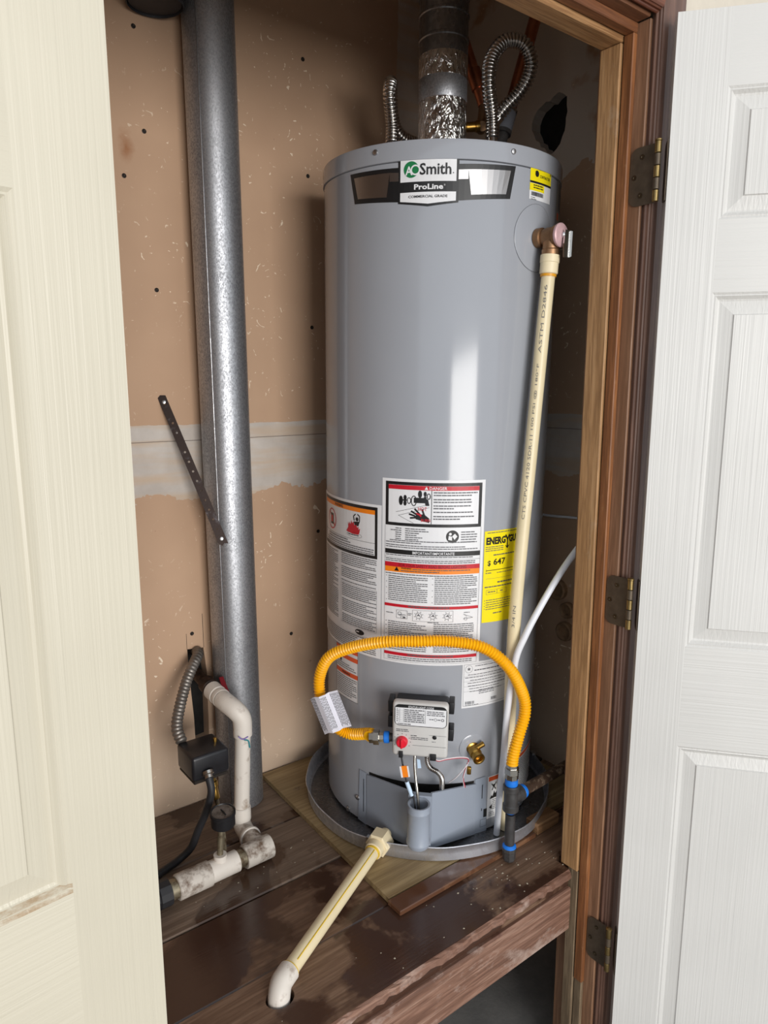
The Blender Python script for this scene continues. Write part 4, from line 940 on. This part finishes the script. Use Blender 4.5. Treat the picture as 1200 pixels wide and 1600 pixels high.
# ================================================================== pan drain pipe
AD = Vector((.8190, 1.0635, .5255)); EL = Vector((.4980, .9030, .5050)); dd = (EL - AD).normalized()
pin = Vector((PC.x, PC.y, AD.z)) - AD; pin.z = 0; pin.normalize()
dr = thing('drain_pipe', tuple(EL), 'cream plastic drain pipe sloping from the pan down to a hole in the planks', 'pipe')
part('hex_adapter', MB().lathe([(.0235, 0), (.0265, .002), (.0265, .0290), (.0225, .0310)], AD - dd * .006, dd, 6, smooth=False), 'cpvc_adapter', dr)
part('adapter_socket', MB().cyl(AD + dd * .0242, AD + dd * .042, .0185, 28, .001), 'cpvc_adapter', dr)
part('pan_nipple', MB().cyl(AD - dd * .003, AD + pin * .022, .0125, 20), 'cpvc_adapter', dr)
part('glue_ring', MB().lathe([(.0158, 0), (.0158, .004)], AD + dd * .0422, dd, 24), 'glue_yellow', dr)
part('pipe', MB().cyl(AD + dd * .042, EL - dd * .006, .0140, 28), 'cpvc_cream', dr)
part('glue_streak', MB().tube([AD + dd * .05 + Vector((.004, -.0065, .0118)) , AD.lerp(EL, .5) + Vector((.004, -.0065, .0118)), EL - dd * .02 + Vector((.004, -.0065, .0118))], .0012, 6), 'glue_yellow', dr)
part('glue_ring', MB().lathe([(.0168, 0), (.0168, .003)], EL - dd * .010, dd, 24), 'glue_yellow', dr)
ec = EL + dd * .018
part('elbow', MB().tube(smooth_path([EL - dd * .007, EL + dd * .006, ec + Vector((0, 0, -.003)), Vector((.4735, .8865, .490)), Vector((.4715, .8855, .466))], .003), .0182, 28), 'pvc_dirty', dr)

# ================================================================== yellow gas connector
ux, wx, nx = fr(FA)
gN = vf(-.0565, .296, .262); sd = -u
hose_pts = [vf(-.0990, .296, .258), (.8106 - .004, 1.0770 + .008, .7580), (.7886, 1.1300, .7450), (.7660, 1.1500, .7590), (.7451, 1.1560, .7955), (.7405, 1.1700, .8291), (.7440, 1.1750, .8704), (.7560, 1.1560, .9140), (.7840, 1.1130, .9410), (.8179, 1.0544, .9618), (.8640, 1.0050, .9670), (.9098, .9686, .9674), (.9633, .9250, .9548), (1.0029, .8927, .9143), (1.0365, .8832, .8521), (1.0395, .8790, .8118), (1.0238, .8795, .7687), (1.0135, .8825, .7280), (1.0112, .8830, .7060)]
gc = thing('gas_connector', (1.0112, .883, .71), 'yellow corrugated gas hose looping from the control box to a black tee', 'hose')
part('hose', corrugated(hose_pts, .0124, .0060, .0026, 20, 4), 'hose_yellow', gc, None, None, 60)
part('end_nut', MB().lathe([(.0120, 0), (.0120, .008), (.0152, .0085), (.0152, .0200), (.0118, .021)], vf(-.0985, .296, .258), u + w * .06, 6, smooth=False), 'nut_steel', gc)
part('nut_collar', MB().cyl(vf(-.0785, .296, .2595), vf(-.0690, .296, .2602), .0102, 8), 'nut_steel', gc)
part('blue_tape', MB().cyl(vf(-.0688, .296, .2602), vf(-.0575, .296, .2610), .0120, 20, .0015), 'tape_blue', gc, 'blue thread tape')
part('valve_nipple', MB().cyl(vf(-.0576, .296, .2610), vf(-.0470, .296, .2615), .0085, 16), 'black_steel', gc)
X0, Y0 = 1.0112, .883
part('end_nut', MB().lathe([(.0125, 0), (.0125, .007), (.0150, .0075), (.0150, .0190), (.0130, .0195)], (X0, Y0, .7095), (0, 0, -1), 6, smooth=False), 'nut_steel', gc)
part('nut_collar', MB().lathe([(.0115, 0), (.0135, .001), (.0135, .0105), (.0115, .0115)], (X0, Y0, .6898), (0, 0, -1), 8, smooth=False), 'nut_steel', gc)
# paper tag wrapped round the hose
tA, tB = Vector((.7465, 1.1570, .8060)), Vector((.7700, 1.1450, .7540))
tA = Vector((.7400, 1.1630, .8400)); tB = Vector((.7640, 1.1480, .7600))
ax_ = (tB - tA).normalized(); toc = Vector((-.50, -.70, .20)); toc = (toc - ax_ * toc.dot(ax_)).normalized(); sd_ = ax_.cross(toc); LT = (tB - tA).length
if sd_.x < 0: sd_ = -sd_
pr_ = [(-.0270, .000), (-.0165, .012), (-.0075, .0200), (.0065, .0200), (.0140, .0150), (.0330, .0210)]
vs = []
for k, s_ in ((0, 0), (1, LT)):
    for a, b in pr_: vs.append(tA + ax_ * (s_ + (.006 if a < -.02 else 0)) + sd_ * a + toc * b)
for k, s_ in ((0, 0), (1, LT)):
    for a, b in pr_: vs.append(tA + ax_ * (s_ + (.006 if a < -.02 else 0)) + sd_ * a + toc * (b - .0006))
m = len(pr_); fs = [(q, q + 1, m + q + 1, m + q) for q in range(m - 1)] + [(2 * m + q, 3 * m + q, 3 * m + q + 1, 2 * m + q + 1) for q in range(m - 1)]
tg = part('paper_tag', MB().add(vs, fs), 'tag_white', gc, 'folded white paper tag with fine print')
rg = random.Random(31); tv = MB()
for (a0_, b0_), (a1_, b1_), margin in ((pr_[2], pr_[3], .1), (pr_[4], pr_[5], .08), (pr_[0], pr_[1], .1)):
    p0 = sd_ * a0_ + toc * (b0_ + .0004); p1 = sd_ * a1_ + toc * (b1_ + .0004); k = .004
    nl = max(2, int((p1 - p0).length / .0026))
    for q in range(nl):
        f_ = margin + (1 - 2 * margin) * q / max(1, nl - 1); s_ = k
        while s_ < LT - .008:
            L = rg.uniform(.003, .008); c0_ = tA + p0.lerp(p1, f_); e_ = (p1 - p0).normalized() * .0006
            tv.add([c0_ + ax_ * s_ - e_, c0_ + ax_ * min(s_ + L, LT - .004) - e_, c0_ + ax_ * min(s_ + L, LT - .004) + e_, c0_ + ax_ * s_ + e_], [(0, 1, 2, 3)]); s_ += L + .0015
part('fine_print', tv, 'print_gray', tg, None, 'stuff')

# ================================================================== black gas tee, drip leg and rusty supply
gt = thing('gas_pipe', (X0, Y0, .4955), 'black iron tee with blue tape, a capped drip leg and a rusty branch pipe', 'pipe')
part('blue_tape', MB().lathe([(.0105, 0), (.0128, .002), (.0135, .010), (.0120, .0145)], (X0, Y0, .6780), (0, 0, -1), 20), 'tape_blue', gt, 'blue thread tape')
part('tee', MB().lathe([(.0150, 0), (.0165, .002), (.0165, .012), (.0145, .014), (.0145, .042), (.0165, .044), (.0165, .055), (.0150, .057)], (X0, Y0, .6650), (0, 0, -1), 28).lathe([(.0130, .004), (.0140, .0200), (.0165, .0215), (.0165, .030), (.0140, .0315)], (X0, Y0, .6360), (1, 0.05, -.0), 24), 'black_steel', gt)
part('blue_tape', MB().cyl((X0, Y0, .6080), (X0, Y0, .6035), .0118, 20, .002), 'tape_blue', gt, 'blue thread tape')
part('drip_nipple', MB().cyl((X0, Y0, .6000), (X0, Y0, .5330), .0103, 20), 'black_steel', gt)
part('blue_tape', MB().lathe([(.0106, 0), (.0140, .003), (.0142, .006)], (X0, Y0, .5320), (0, 0, -1), 20), 'tape_blue', gt, 'blue thread tape')
part('drip_cap', MB().lathe([(.0140, 0), (.0150, .001), (.0150, .008), (.0135, .010), (.0135, .026), (.0110, .030)], (X0, Y0, .5260), (0, 0, -1), 8, smooth=False), 'black_steel', gt)
bd_ = Vector((1, .05, 0)).normalized(); b0_ = Vector((X0, Y0, .6360)) + bd_ * .0300
part('blue_tape', MB().lathe([(.0140, 0), (.0155, .002), (.0140, .010), (.0118, .012)], b0_, bd_, 20), 'tape_blue', gt, 'blue thread tape')
part('branch_pipe', MB().cyl(b0_ + bd_ * .010, b0_ + bd_ * .357, .0115, 20), 'rusty_pipe', gt, 'rusty branch pipe')

# ================================================================== white plastic tube
solo('plastic_tube', MB().tube(smooth_path([(1.0450, .9500, .5040), (1.0436, .9470, .5260), (1.0340, .9339, .6115), (1.0308, .9236, .7048), (1.0308, .9195, .7777), (1.0340, .9162, .8409), (1.0375, .9125, .8826), (1.0410, .9057, .9289), (1.0517, .8966, .9656), (1.0703, .8896, 1.0037), (1.1160, .8790, 1.0720), (1.1620, .8690, 1.1270), (1.24, .866, 1.185), (1.30, .88, 1.20)], .008), .0068, 16), 'tube_white', (1.045, .95, .504), 'thin white plastic tube curving from the pan up behind the door frame', 'tube')
solo('wall_cable', MB().tube(smooth_path([(XR - .004, 1.30, 1.143), (XR - .004, 1.1478, 1.1395), (XR - .004, 1.0499, 1.1455), (XR - .004, .93, 1.150)], .02), .0032, 8), 'tube_white', (XR, 1.1, 1.14), 'thin pale cable running along the right wall behind the tank', 'cable')

# ================================================================== flue
TC = tk(0, 1.3865, 0)
fl = thing('flue_pipe', tuple(TC), 'round metal flue wrapped in foil tape rising from the tank top', 'flue')
FX = Vector((.030, .012, 1)).normalized()
FX = Vector((.010, .004, 1)).normalized()
part('foil_wrap', MB().lathe([(.0515, .001), (.0512, .012), (.0500, .060), (.0498, .140)], TC, FX, 64), 'foil_tape', fl, 'crinkled foil tape')
part('seam_band', MB().lathe([(.0494, .138), (.0500, .139), (.0500, .180), (.0494, .181)], TC, FX, 64), 'galvanized', fl)
part('foil_wrap', MB().lathe([(.0502, .180), (.0504, .190), (.0502, .222), (.0500, .224)], TC, FX, 64), 'foil_tape', fl, 'crinkled foil tape')
pr = [(.0498, .222)]
for z in (.255, .300): pr += [(.0498, z - .004), (.0515, z - .002), (.0515, z + .002), (.0498, z + .004)]
pr += [(.0498, .330)]
part('duct_collar', MB().lathe(pr, TC, FX, 64), 'galvanized_dark', fl)
e0 = TC + FX * .331; e1 = e0 + Vector((.004, .006, .055)); e2 = e1 + Vector((.018, .022, .075)); e3 = e2 + Vector((.045, -.005, .11))
part('duct_elbow', MB().tube([e0, e0 + FX * .012, e0 + FX * .016, e1, e1 + Vector((.003, .004, .006)), e2, e2 + Vector((.003, .004, .006)), e3, e3 + Vector((.05, -.01, .14))], [.0512, .0512, .0500, .0500, .0515, .0505, .0518, .0505, .0505], 48), 'galvanized_dark', fl)

# ================================================================== water connectors
def port(side): return TC + Vector((math.cos(rad(FA)), math.sin(rad(FA)), 0)) * .104 * side
rp_, lp_ = port(1), port(-1)
cr = thing('water_connector', tuple(rp_), 'corrugated steel water connector looping high beside the flue', 'connector', 'water connectors on the tank top')
part('nipple', MB().lathe([(.0125, .0005), (.0125, .008), (.0095, .009), (.0095, .060), (.0110, .061), (.0110, .070)], rp_, (0, 0, 1), 20), 'chrome', cr)
part('flexible_hose', corrugated([rp_ + Vector((0, 0, .068)), rp_ + Vector((-.001, .001, .110)), (1.1075, 1.0880, 2.050), (1.1150, 1.0880, 2.100), (1.1420, 1.0790, 2.1330), (1.1740, 1.0620, 2.1330), (1.1935, 1.0560, 2.1050), (1.1960, 1.0660, 2.0740), (1.1880, 1.0850, 2.0480), (1.1760, 1.1050, 2.0280), (1.1700, 1.1200, 2.0130)], .0146, .0070, .0044, 20, 6), 'flex_steel', cr, None, None, 60)
part('union_nut', MB().lathe([(.0120, 0), (.0145, .002), (.0145, .016), (.0120, .018)], (1.1710, 1.1185, 2.0150), Vector((-.35, .50, -.62)), 8, smooth=False), 'chrome', cr)
cl = thing('water_connector', tuple(lp_), 'corrugated steel water connector bending down behind the flue', 'connector', 'water connectors on the tank top')
part('nipple', MB().lathe([(.0125, .0005), (.0125, .008), (.0095, .009), (.0095, .060), (.0110, .061), (.0110, .070)], lp_, (0, 0, 1), 20), 'chrome', cl)
part('flexible_hose', corrugated([lp_ + Vector((0, 0, .068)), lp_ + Vector((.001, .001, .105)), (.9764, 1.2400, 2.042), (.9860, 1.2480, 2.0700), (.9990, 1.2660, 2.0760), (1.0140, 1.2830, 2.0600), (1.0270, 1.2930, 2.0250), (1.0500, 1.2980, 1.9980), (1.0896, 1.2950, 1.9880), (1.1300, 1.2850, 1.9900), (1.1600, 1.2600, 2.0100)], .0142, .0070, .0044, 20, 6), 'flex_steel', cl, None, None, 60)
# copper risers
cA = thing('copper_pipe', (1.1700, 1.1300, 2.0), 'dull copper riser with a grey coupling behind the steel loop', 'pipe', 'copper risers over the tank')
p0 = Vector((1.2330, 1.1600, 2.012)); p1 = Vector((1.3145, 1.1553, 2.2494))
part('riser', MB().cyl(p0.lerp(p1, .16), p0.lerp(p1, 1.75), .0135, 20), 'copper', cA)
part('coupling', MB().lathe([(.0150, 0), (.0165, .002), (.0165, .040), (.0150, .044)], p0 - (p1 - p0).normalized() * .006, p1 - p0, 20), 'gray_fitting', cA, 'grey plastic coupling')
part('clamp', MB().lathe([(.0172, 0), (.0172, .008)], p0 - (p1 - p0).normalized() * .013, p1 - p0, 20), 'black_steel', cA).__class__
part('clamp', MB().lathe([(.0172, 0), (.0172, .006)], p0 + (p1 - p0).normalized() * .036, p1 - p0, 20), 'nut_steel', cA)
part('stub_elbow', MB().tube(smooth_path([p0 - (p1 - p0).normalized() * .012, p0 - (p1 - p0).normalized() * .040, Vector((1.205, 1.155, 1.945)), Vector((1.180, 1.150, 1.930))], .006), .0125, 16), 'black_steel', cA)
cB = thing('copper_pipe', (1.17, 1.25, 2.0), 'copper riser with a soldered fitting close behind the flue', 'pipe', 'copper risers over the tank')
q0, q1 = Vector((1.2080, 1.2000, 2.066)), Vector((1.1770, 1.2420, 2.212))
part('riser', MB().cyl(q0, q0.lerp(q1, 2.62), .0130, 20), 'copper', cB)
part('fitting', MB().cyl(q0.lerp(q1, .22), q0.lerp(q1, .50), .0160, 20, .001), 'copper', cB)
part('valve_stem', MB().cyl(q0, q0 + Vector((-.020, -.012, -.060)), .0105, 16), 'bronze', cB)
part('shutoff_valve', MB().lathe([(.010, 0), (.013, .002), (.013, .014), (.010, .016), (.010, .034), (.012, .036), (.012, .044)], (1.1300, 1.1950, 2.0020), (.75, -.60, .06), 16), 'brass', cB, 'brass shutoff valve')
part('union_nut', MB().lathe([(.010, 0), (.013, .001), (.013, .012), (.010, .013)], (1.118, 1.187, 1.992), (.75, -.6, 0), 8, smooth=False), 'chrome', cB)
part('supply_leg', MB().tube([(1.168, 1.163, 2.005), (1.180, 1.178, 2.010), q0 + Vector((-.020, -.012, -.060))], .0098, 12), 'bronze', cB)

# ================================================================== galvanised vent pipe on the left
VX, VY = .6815, 1.4345; VR = .0515
vp_ = thing('vent_pipe', (VX, VY, PT), 'tall galvanized round duct standing against the back wall', 'duct')
ln = Vector((-.0045, 0, 1)).normalized()
part('duct', MB().lathe([(VR, 0), (VR, 1.955)], (VX, VY, PT), ln, 72), 'galvanized', vp_)
sa = Vector((-.78, -.62, 0)).normalized() * VR
part('lock_seam', MB().tube([Vector((VX, VY, PT)) + sa, Vector((VX, VY, PT)) + ln * 1.955 + sa], .0013, 8), 'galvanized_dark', vp_)
bcn = thing('black_duct', (.564, 1.43, 2.178), 'round black duct end poking in at the top left beside the galvanized duct', 'duct')
part('shell', MB().lathe([(.0480, 0), (.0520, .004), (.0520, .050), (.0500, .052), (.0500, .2)], (.5660, 1.430, 2.166), (-.03, .0, 1), 40), 'rubber_black', bcn)
part('rolled_edge', MB().lathe([(.0505, -.002), (.0535, .001), (.0535, .006), (.0505, .008)], (.5660, 1.430, 2.164), (-.03, .0, 1), 40, True), 'rubber_black', bcn)
# perforated strap
sA, sB = Vector((.5597, YB - .002, 1.4366)), Vector((.6380, VY - VR - .003, 1.1240))
sd1 = (sB - sA); LS = sd1.length; sd1.normalize(); sn = Vector((-.35, -.93, 0)); sn = (sn - sd1 * sn.dot(sd1)).normalized(); sw = sd1.cross(sn)
mbs = MB(); WS = .0085; hr = .0024; nh = 15
bm = bmesh.new(); el_ = []
out = [(0, -WS), (LS, -WS * 1.12), (LS - .004, -.002), (LS, .003), (LS - .006, WS * 1.1), (0, WS), (-.004, .002)]
hl = []
for k in range(nh):
    if k in (1, 4): continue
    c_ = .016 + (LS - .032) * k / (nh - 1); hl.append([(c_ + hr * math.cos(2 * PI * q / 10), hr * math.sin(2 * PI * q / 10)) for q in range(10)])
bend = lambda a: .012 * math.sin(PI * a / LS)
ms = grid_wall(out, hl, lambda a, b: sA + sd1 * a + sw * b + sn * .0012, tuple(-sn * .0014))
# drop the solid back face so the holes go through
ms.f.pop(); ms.sm.pop(); bm.free()
st = thing('pipe_strap', tuple(sA), 'dark perforated metal strap slanting from the wall to the duct', 'strap')
part('strap', ms, 'strap_steel', st)
for k in (.035, .955):
    part('screw', MB().lathe([(.0045, 0), (.0040, .0016), (.002, .0022), (.001, .0022)], sA + sd1 * (LS * k) + sn * .0013, sn, 12), 'zinc', st)

# ================================================================== pump plumbing on the left
pv = thing('pvc_plumbing', (.617, 1.30, PT), 'dirty white plastic pipe run with elbows, standing in the left corner', 'pipe')
vB, vT = Vector((.6170, 1.30, .5450)), Vector((.6265, 1.30, .7300))
part('wall_nipple', MB().cyl((.6075, 1.560, .8120), (.6055, 1.40, .7960), .0135, 18), 'brown_nipple', pv, 'rusty brown nipple out of the wall')
part('nipple_collar', MB().lathe([(.017, 0), (.019, .002), (.019, .026), (.016, .028)], (.6055, 1.435, .8010), (0, -1, -.10), 20), 'brown_nipple', pv)
part('coupling', MB().lathe([(.0170, 0), (.0205, .001), (.0205, .028), (.0190, .030), (.0190, .036), (.0205, .037), (.0205, .046)], (.6055, 1.402, .7965), (.03, -1, -.10), 26), 'pvc_dirty', pv)
part('elbow', MB().tube(smooth_path([(.6065, 1.353, .7915), (.6085, 1.330, .7890), (.6160, 1.3080, .7800), (.6250, 1.3000, .7620), (.6262, 1.30, .7240)], .004), .0200, 28), 'pvc_dirty', pv)
part('riser', MB().cyl(vB, vT, .0165, 28), 'pvc_dirty', pv)
part('primer_mark', MB().tube(smooth_path([(.6205, 1.2825, .7225), (.6300, 1.2825, .7165), (.6330, 1.2835, .7000)], .003), .0016, 6), 'teal_primer', pv, 'teal primer drip')
part('primer_mark', MB().tube(smooth_path([(.6080, 1.2835, .7330), (.6160, 1.2790, .7260), (.6280, 1.2785, .7290)], .003), .0013, 6), 'purple_primer', pv, 'purple primer smear')
part('socket', MB().lathe([(.0185, 0), (.0205, .002), (.0205, .030), (.0190, .032)], (.6160, 1.30, .5620), (0, 0, -1), 28), 'pvc_dirty', pv)
part('elbow', MB().tube(smooth_path([(.6160, 1.30, .5320), (.6155, 1.2960, .5190), (.6140, 1.2780, .5135), (.6125, 1.2560, .5135)], .004), .0190, 24), 'pvc_dirtier', pv)
part('socket_ring', MB().lathe([(.0210, 0), (.0230, .001), (.0230, .006), (.0210, .007)], (.6125, 1.2580, .5135), (-.06, -1, 0), 28), 'pvc_dirty', pv)
hz = .5145; hy = 1.2030
part('joining_stub', MB().cyl((.6122, 1.2520, hz), (.6100, 1.2180, hz), .0195, 24), 'pvc_dirtier', pv)
part('end_elbow', MB().lathe([(.0180, 0), (.0240, .002), (.0240, .060), (.0225, .062)], (.6330, hy, hz), (-1, -.02, 0), 32), 'pvc_dirtier', pv)
part('short_pipe', MB().cyl((.5720, hy - .0012, hz), (.5550, hy - .0016, hz), .0180, 24), 'silver_nipple', pv)
part('gauge_tee', MB().lathe([(.0195, 0), (.0215, .001), (.0215, .060), (.0200, .062)], (.5560, hy - .0015, hz), (-1, -.02, 0), 28).cyl((.5200, hy - .002, hz + .014), (.5200, hy - .002, hz + .030), .0130, 20), 'pvc_dirty', pv)
part('coupling', MB().lathe([(.0225, 0), (.0245, .001), (.0245, .066), (.0225, .068)], (.4960, hy - .0028, hz), (-1, -.02, 0), 28), 'pvc_dirtier', pv)
part('short_pipe', MB().cyl((.4300, hy - .004, hz), (.4120, hy - .0045, hz), .0195, 24), 'silver_nipple', pv)
part('union_coupling', MB().lathe([(.0200, 0), (.0255, .002), (.0255, .024), (.0225, .026), (.0225, .075), (.020, .078)], (.4150, hy - .0045, hz + .0005), (-1, -.02, 0), 12, smooth=False), 'rubber_black', pv, 'black ribbed union at the left end')
part('supply_pipe', MB().cyl((.3400, hy - .006, hz), (.15, hy - .010, hz), .0185, 20), 'pvc_dirtier', pv)
# gauge on its stem
ga = thing('pressure_gauge', (.5200, hy - .002, .545), 'round black pressure gauge facing up on a thin brass stem', 'gauge')
part('stem', MB().tube([(.5200, hy - .002, .5450), (.5225, hy - .002, .5750), (.5260, hy - .002, .6080)], .0062, 14), 'silver_nipple', ga)
gax = Vector((-.05, -.10, 1)).normalized(); go = Vector((.5290, hy - .003, .6050))
part('case', MB().lathe([(.0200, 0), (.0235, .003), (.0235, .024), (.0250, .026), (.0250, .032), (.0225, .033), (.0215, .030), (.001, .030)], go, gax, 36), 'black_plastic', ga)
part('dial', MB().lathe([(.0214, .0302), (.0214, .0306), (.001, .0308)], go, gax, 32), 'gauge_face', ga)
part('needle', MB().box(go + gax * .0312 + Vector((-.0012, -.014, 0)), go + gax * .0312 + Vector((.0012, .008, .0012))), 'print_black', ga)
# pressure switch
ps = thing('pressure_switch', (.535, 1.30, .675), 'black pressure switch box fed by a steel conduit on the back wall', 'switch box')
part('cover', MB().box((.4960, 1.2600, .6780), (.5760, 1.3420, .7300), .0065, None, 3), 'box_black', ps, None, None, 50)
part('base', MB().box((.4990, 1.2640, .6700), (.5730, 1.3400, .6775), .002), 'screw_dark', ps)
part('cover_nut', MB().lathe([(.004, 0), (.004, .007), (.0022, .009)], (.5630, 1.3000, .7300), (0, 0, 1), 8), 'brass', ps)
part('strain_relief', MB().lathe([(.0125, 0), (.0125, .006), (.0095, .008), (.0095, .014)], (.5265, 1.2605, .6935), (-.05, -.65, -.75), 16), 'nut_steel', ps)
part('brass_fitting', MB().lathe([(.0075, 0), (.0075, .010), (.0100, .012), (.0100, .022), (.0075, .024), (.0075, .048)], (.5400, 1.2740, .6720), (.10, -.22, -1), 10), 'brass', ps, 'brass fitting under the box')
part('sensing_tube', MB().tube(smooth_path([(.5445, 1.2640, .6260), (.5470, 1.2560, .59), (.5440, 1.2350, .556), (.5350, 1.2120, .540)], .005), .0045, 10), 'silver_nipple', ps)
solo('power_cable', MB().tube(smooth_path([(.5255, 1.2520, .6850), (.5260, 1.2440, .6560), (.5180, 1.2560, .6100), (.5080, 1.2780, .5600), (.4980, 1.2950, .5160), (.4740, 1.2980, .4985), (.4450, 1.2880, .4975), (.38, 1.27, .4975), (.28, 1.28, .4975)], .006), .0078, 14), 'rubber_black', (.5, 1.28, .5), 'thick black cable dropping from the switch box on to the planks', 'cable')
bxp = [(.6120, 1.555, .840), (.6110, 1.510, .8560), (.6040, 1.468, .8600), (.5800, 1.440, .8480), (.5545, 1.418, .8240), (.5240, 1.386, .7850), (.5060, 1.360, .7540), (.5060, 1.336, .7300)]
solo('steel_conduit', corrugated(bxp, .0125, .0082, .0022, 16), 'bx_steel', (.56, 1.43, .82), 'flexible steel conduit curving out of a wall slot to the switch box', 'conduit', sharp=60)
part('ball_valve_handle', MB().prism([(-.005, 0), (.005, 0), (.006, -.058), (-.006, -.058)], (.6275, 1.402, .8180), (1, 0, 0), (.12, .80, .45), (0, -.4, .9), .004), 'print_dark_red', pv, 'dark red valve handle')
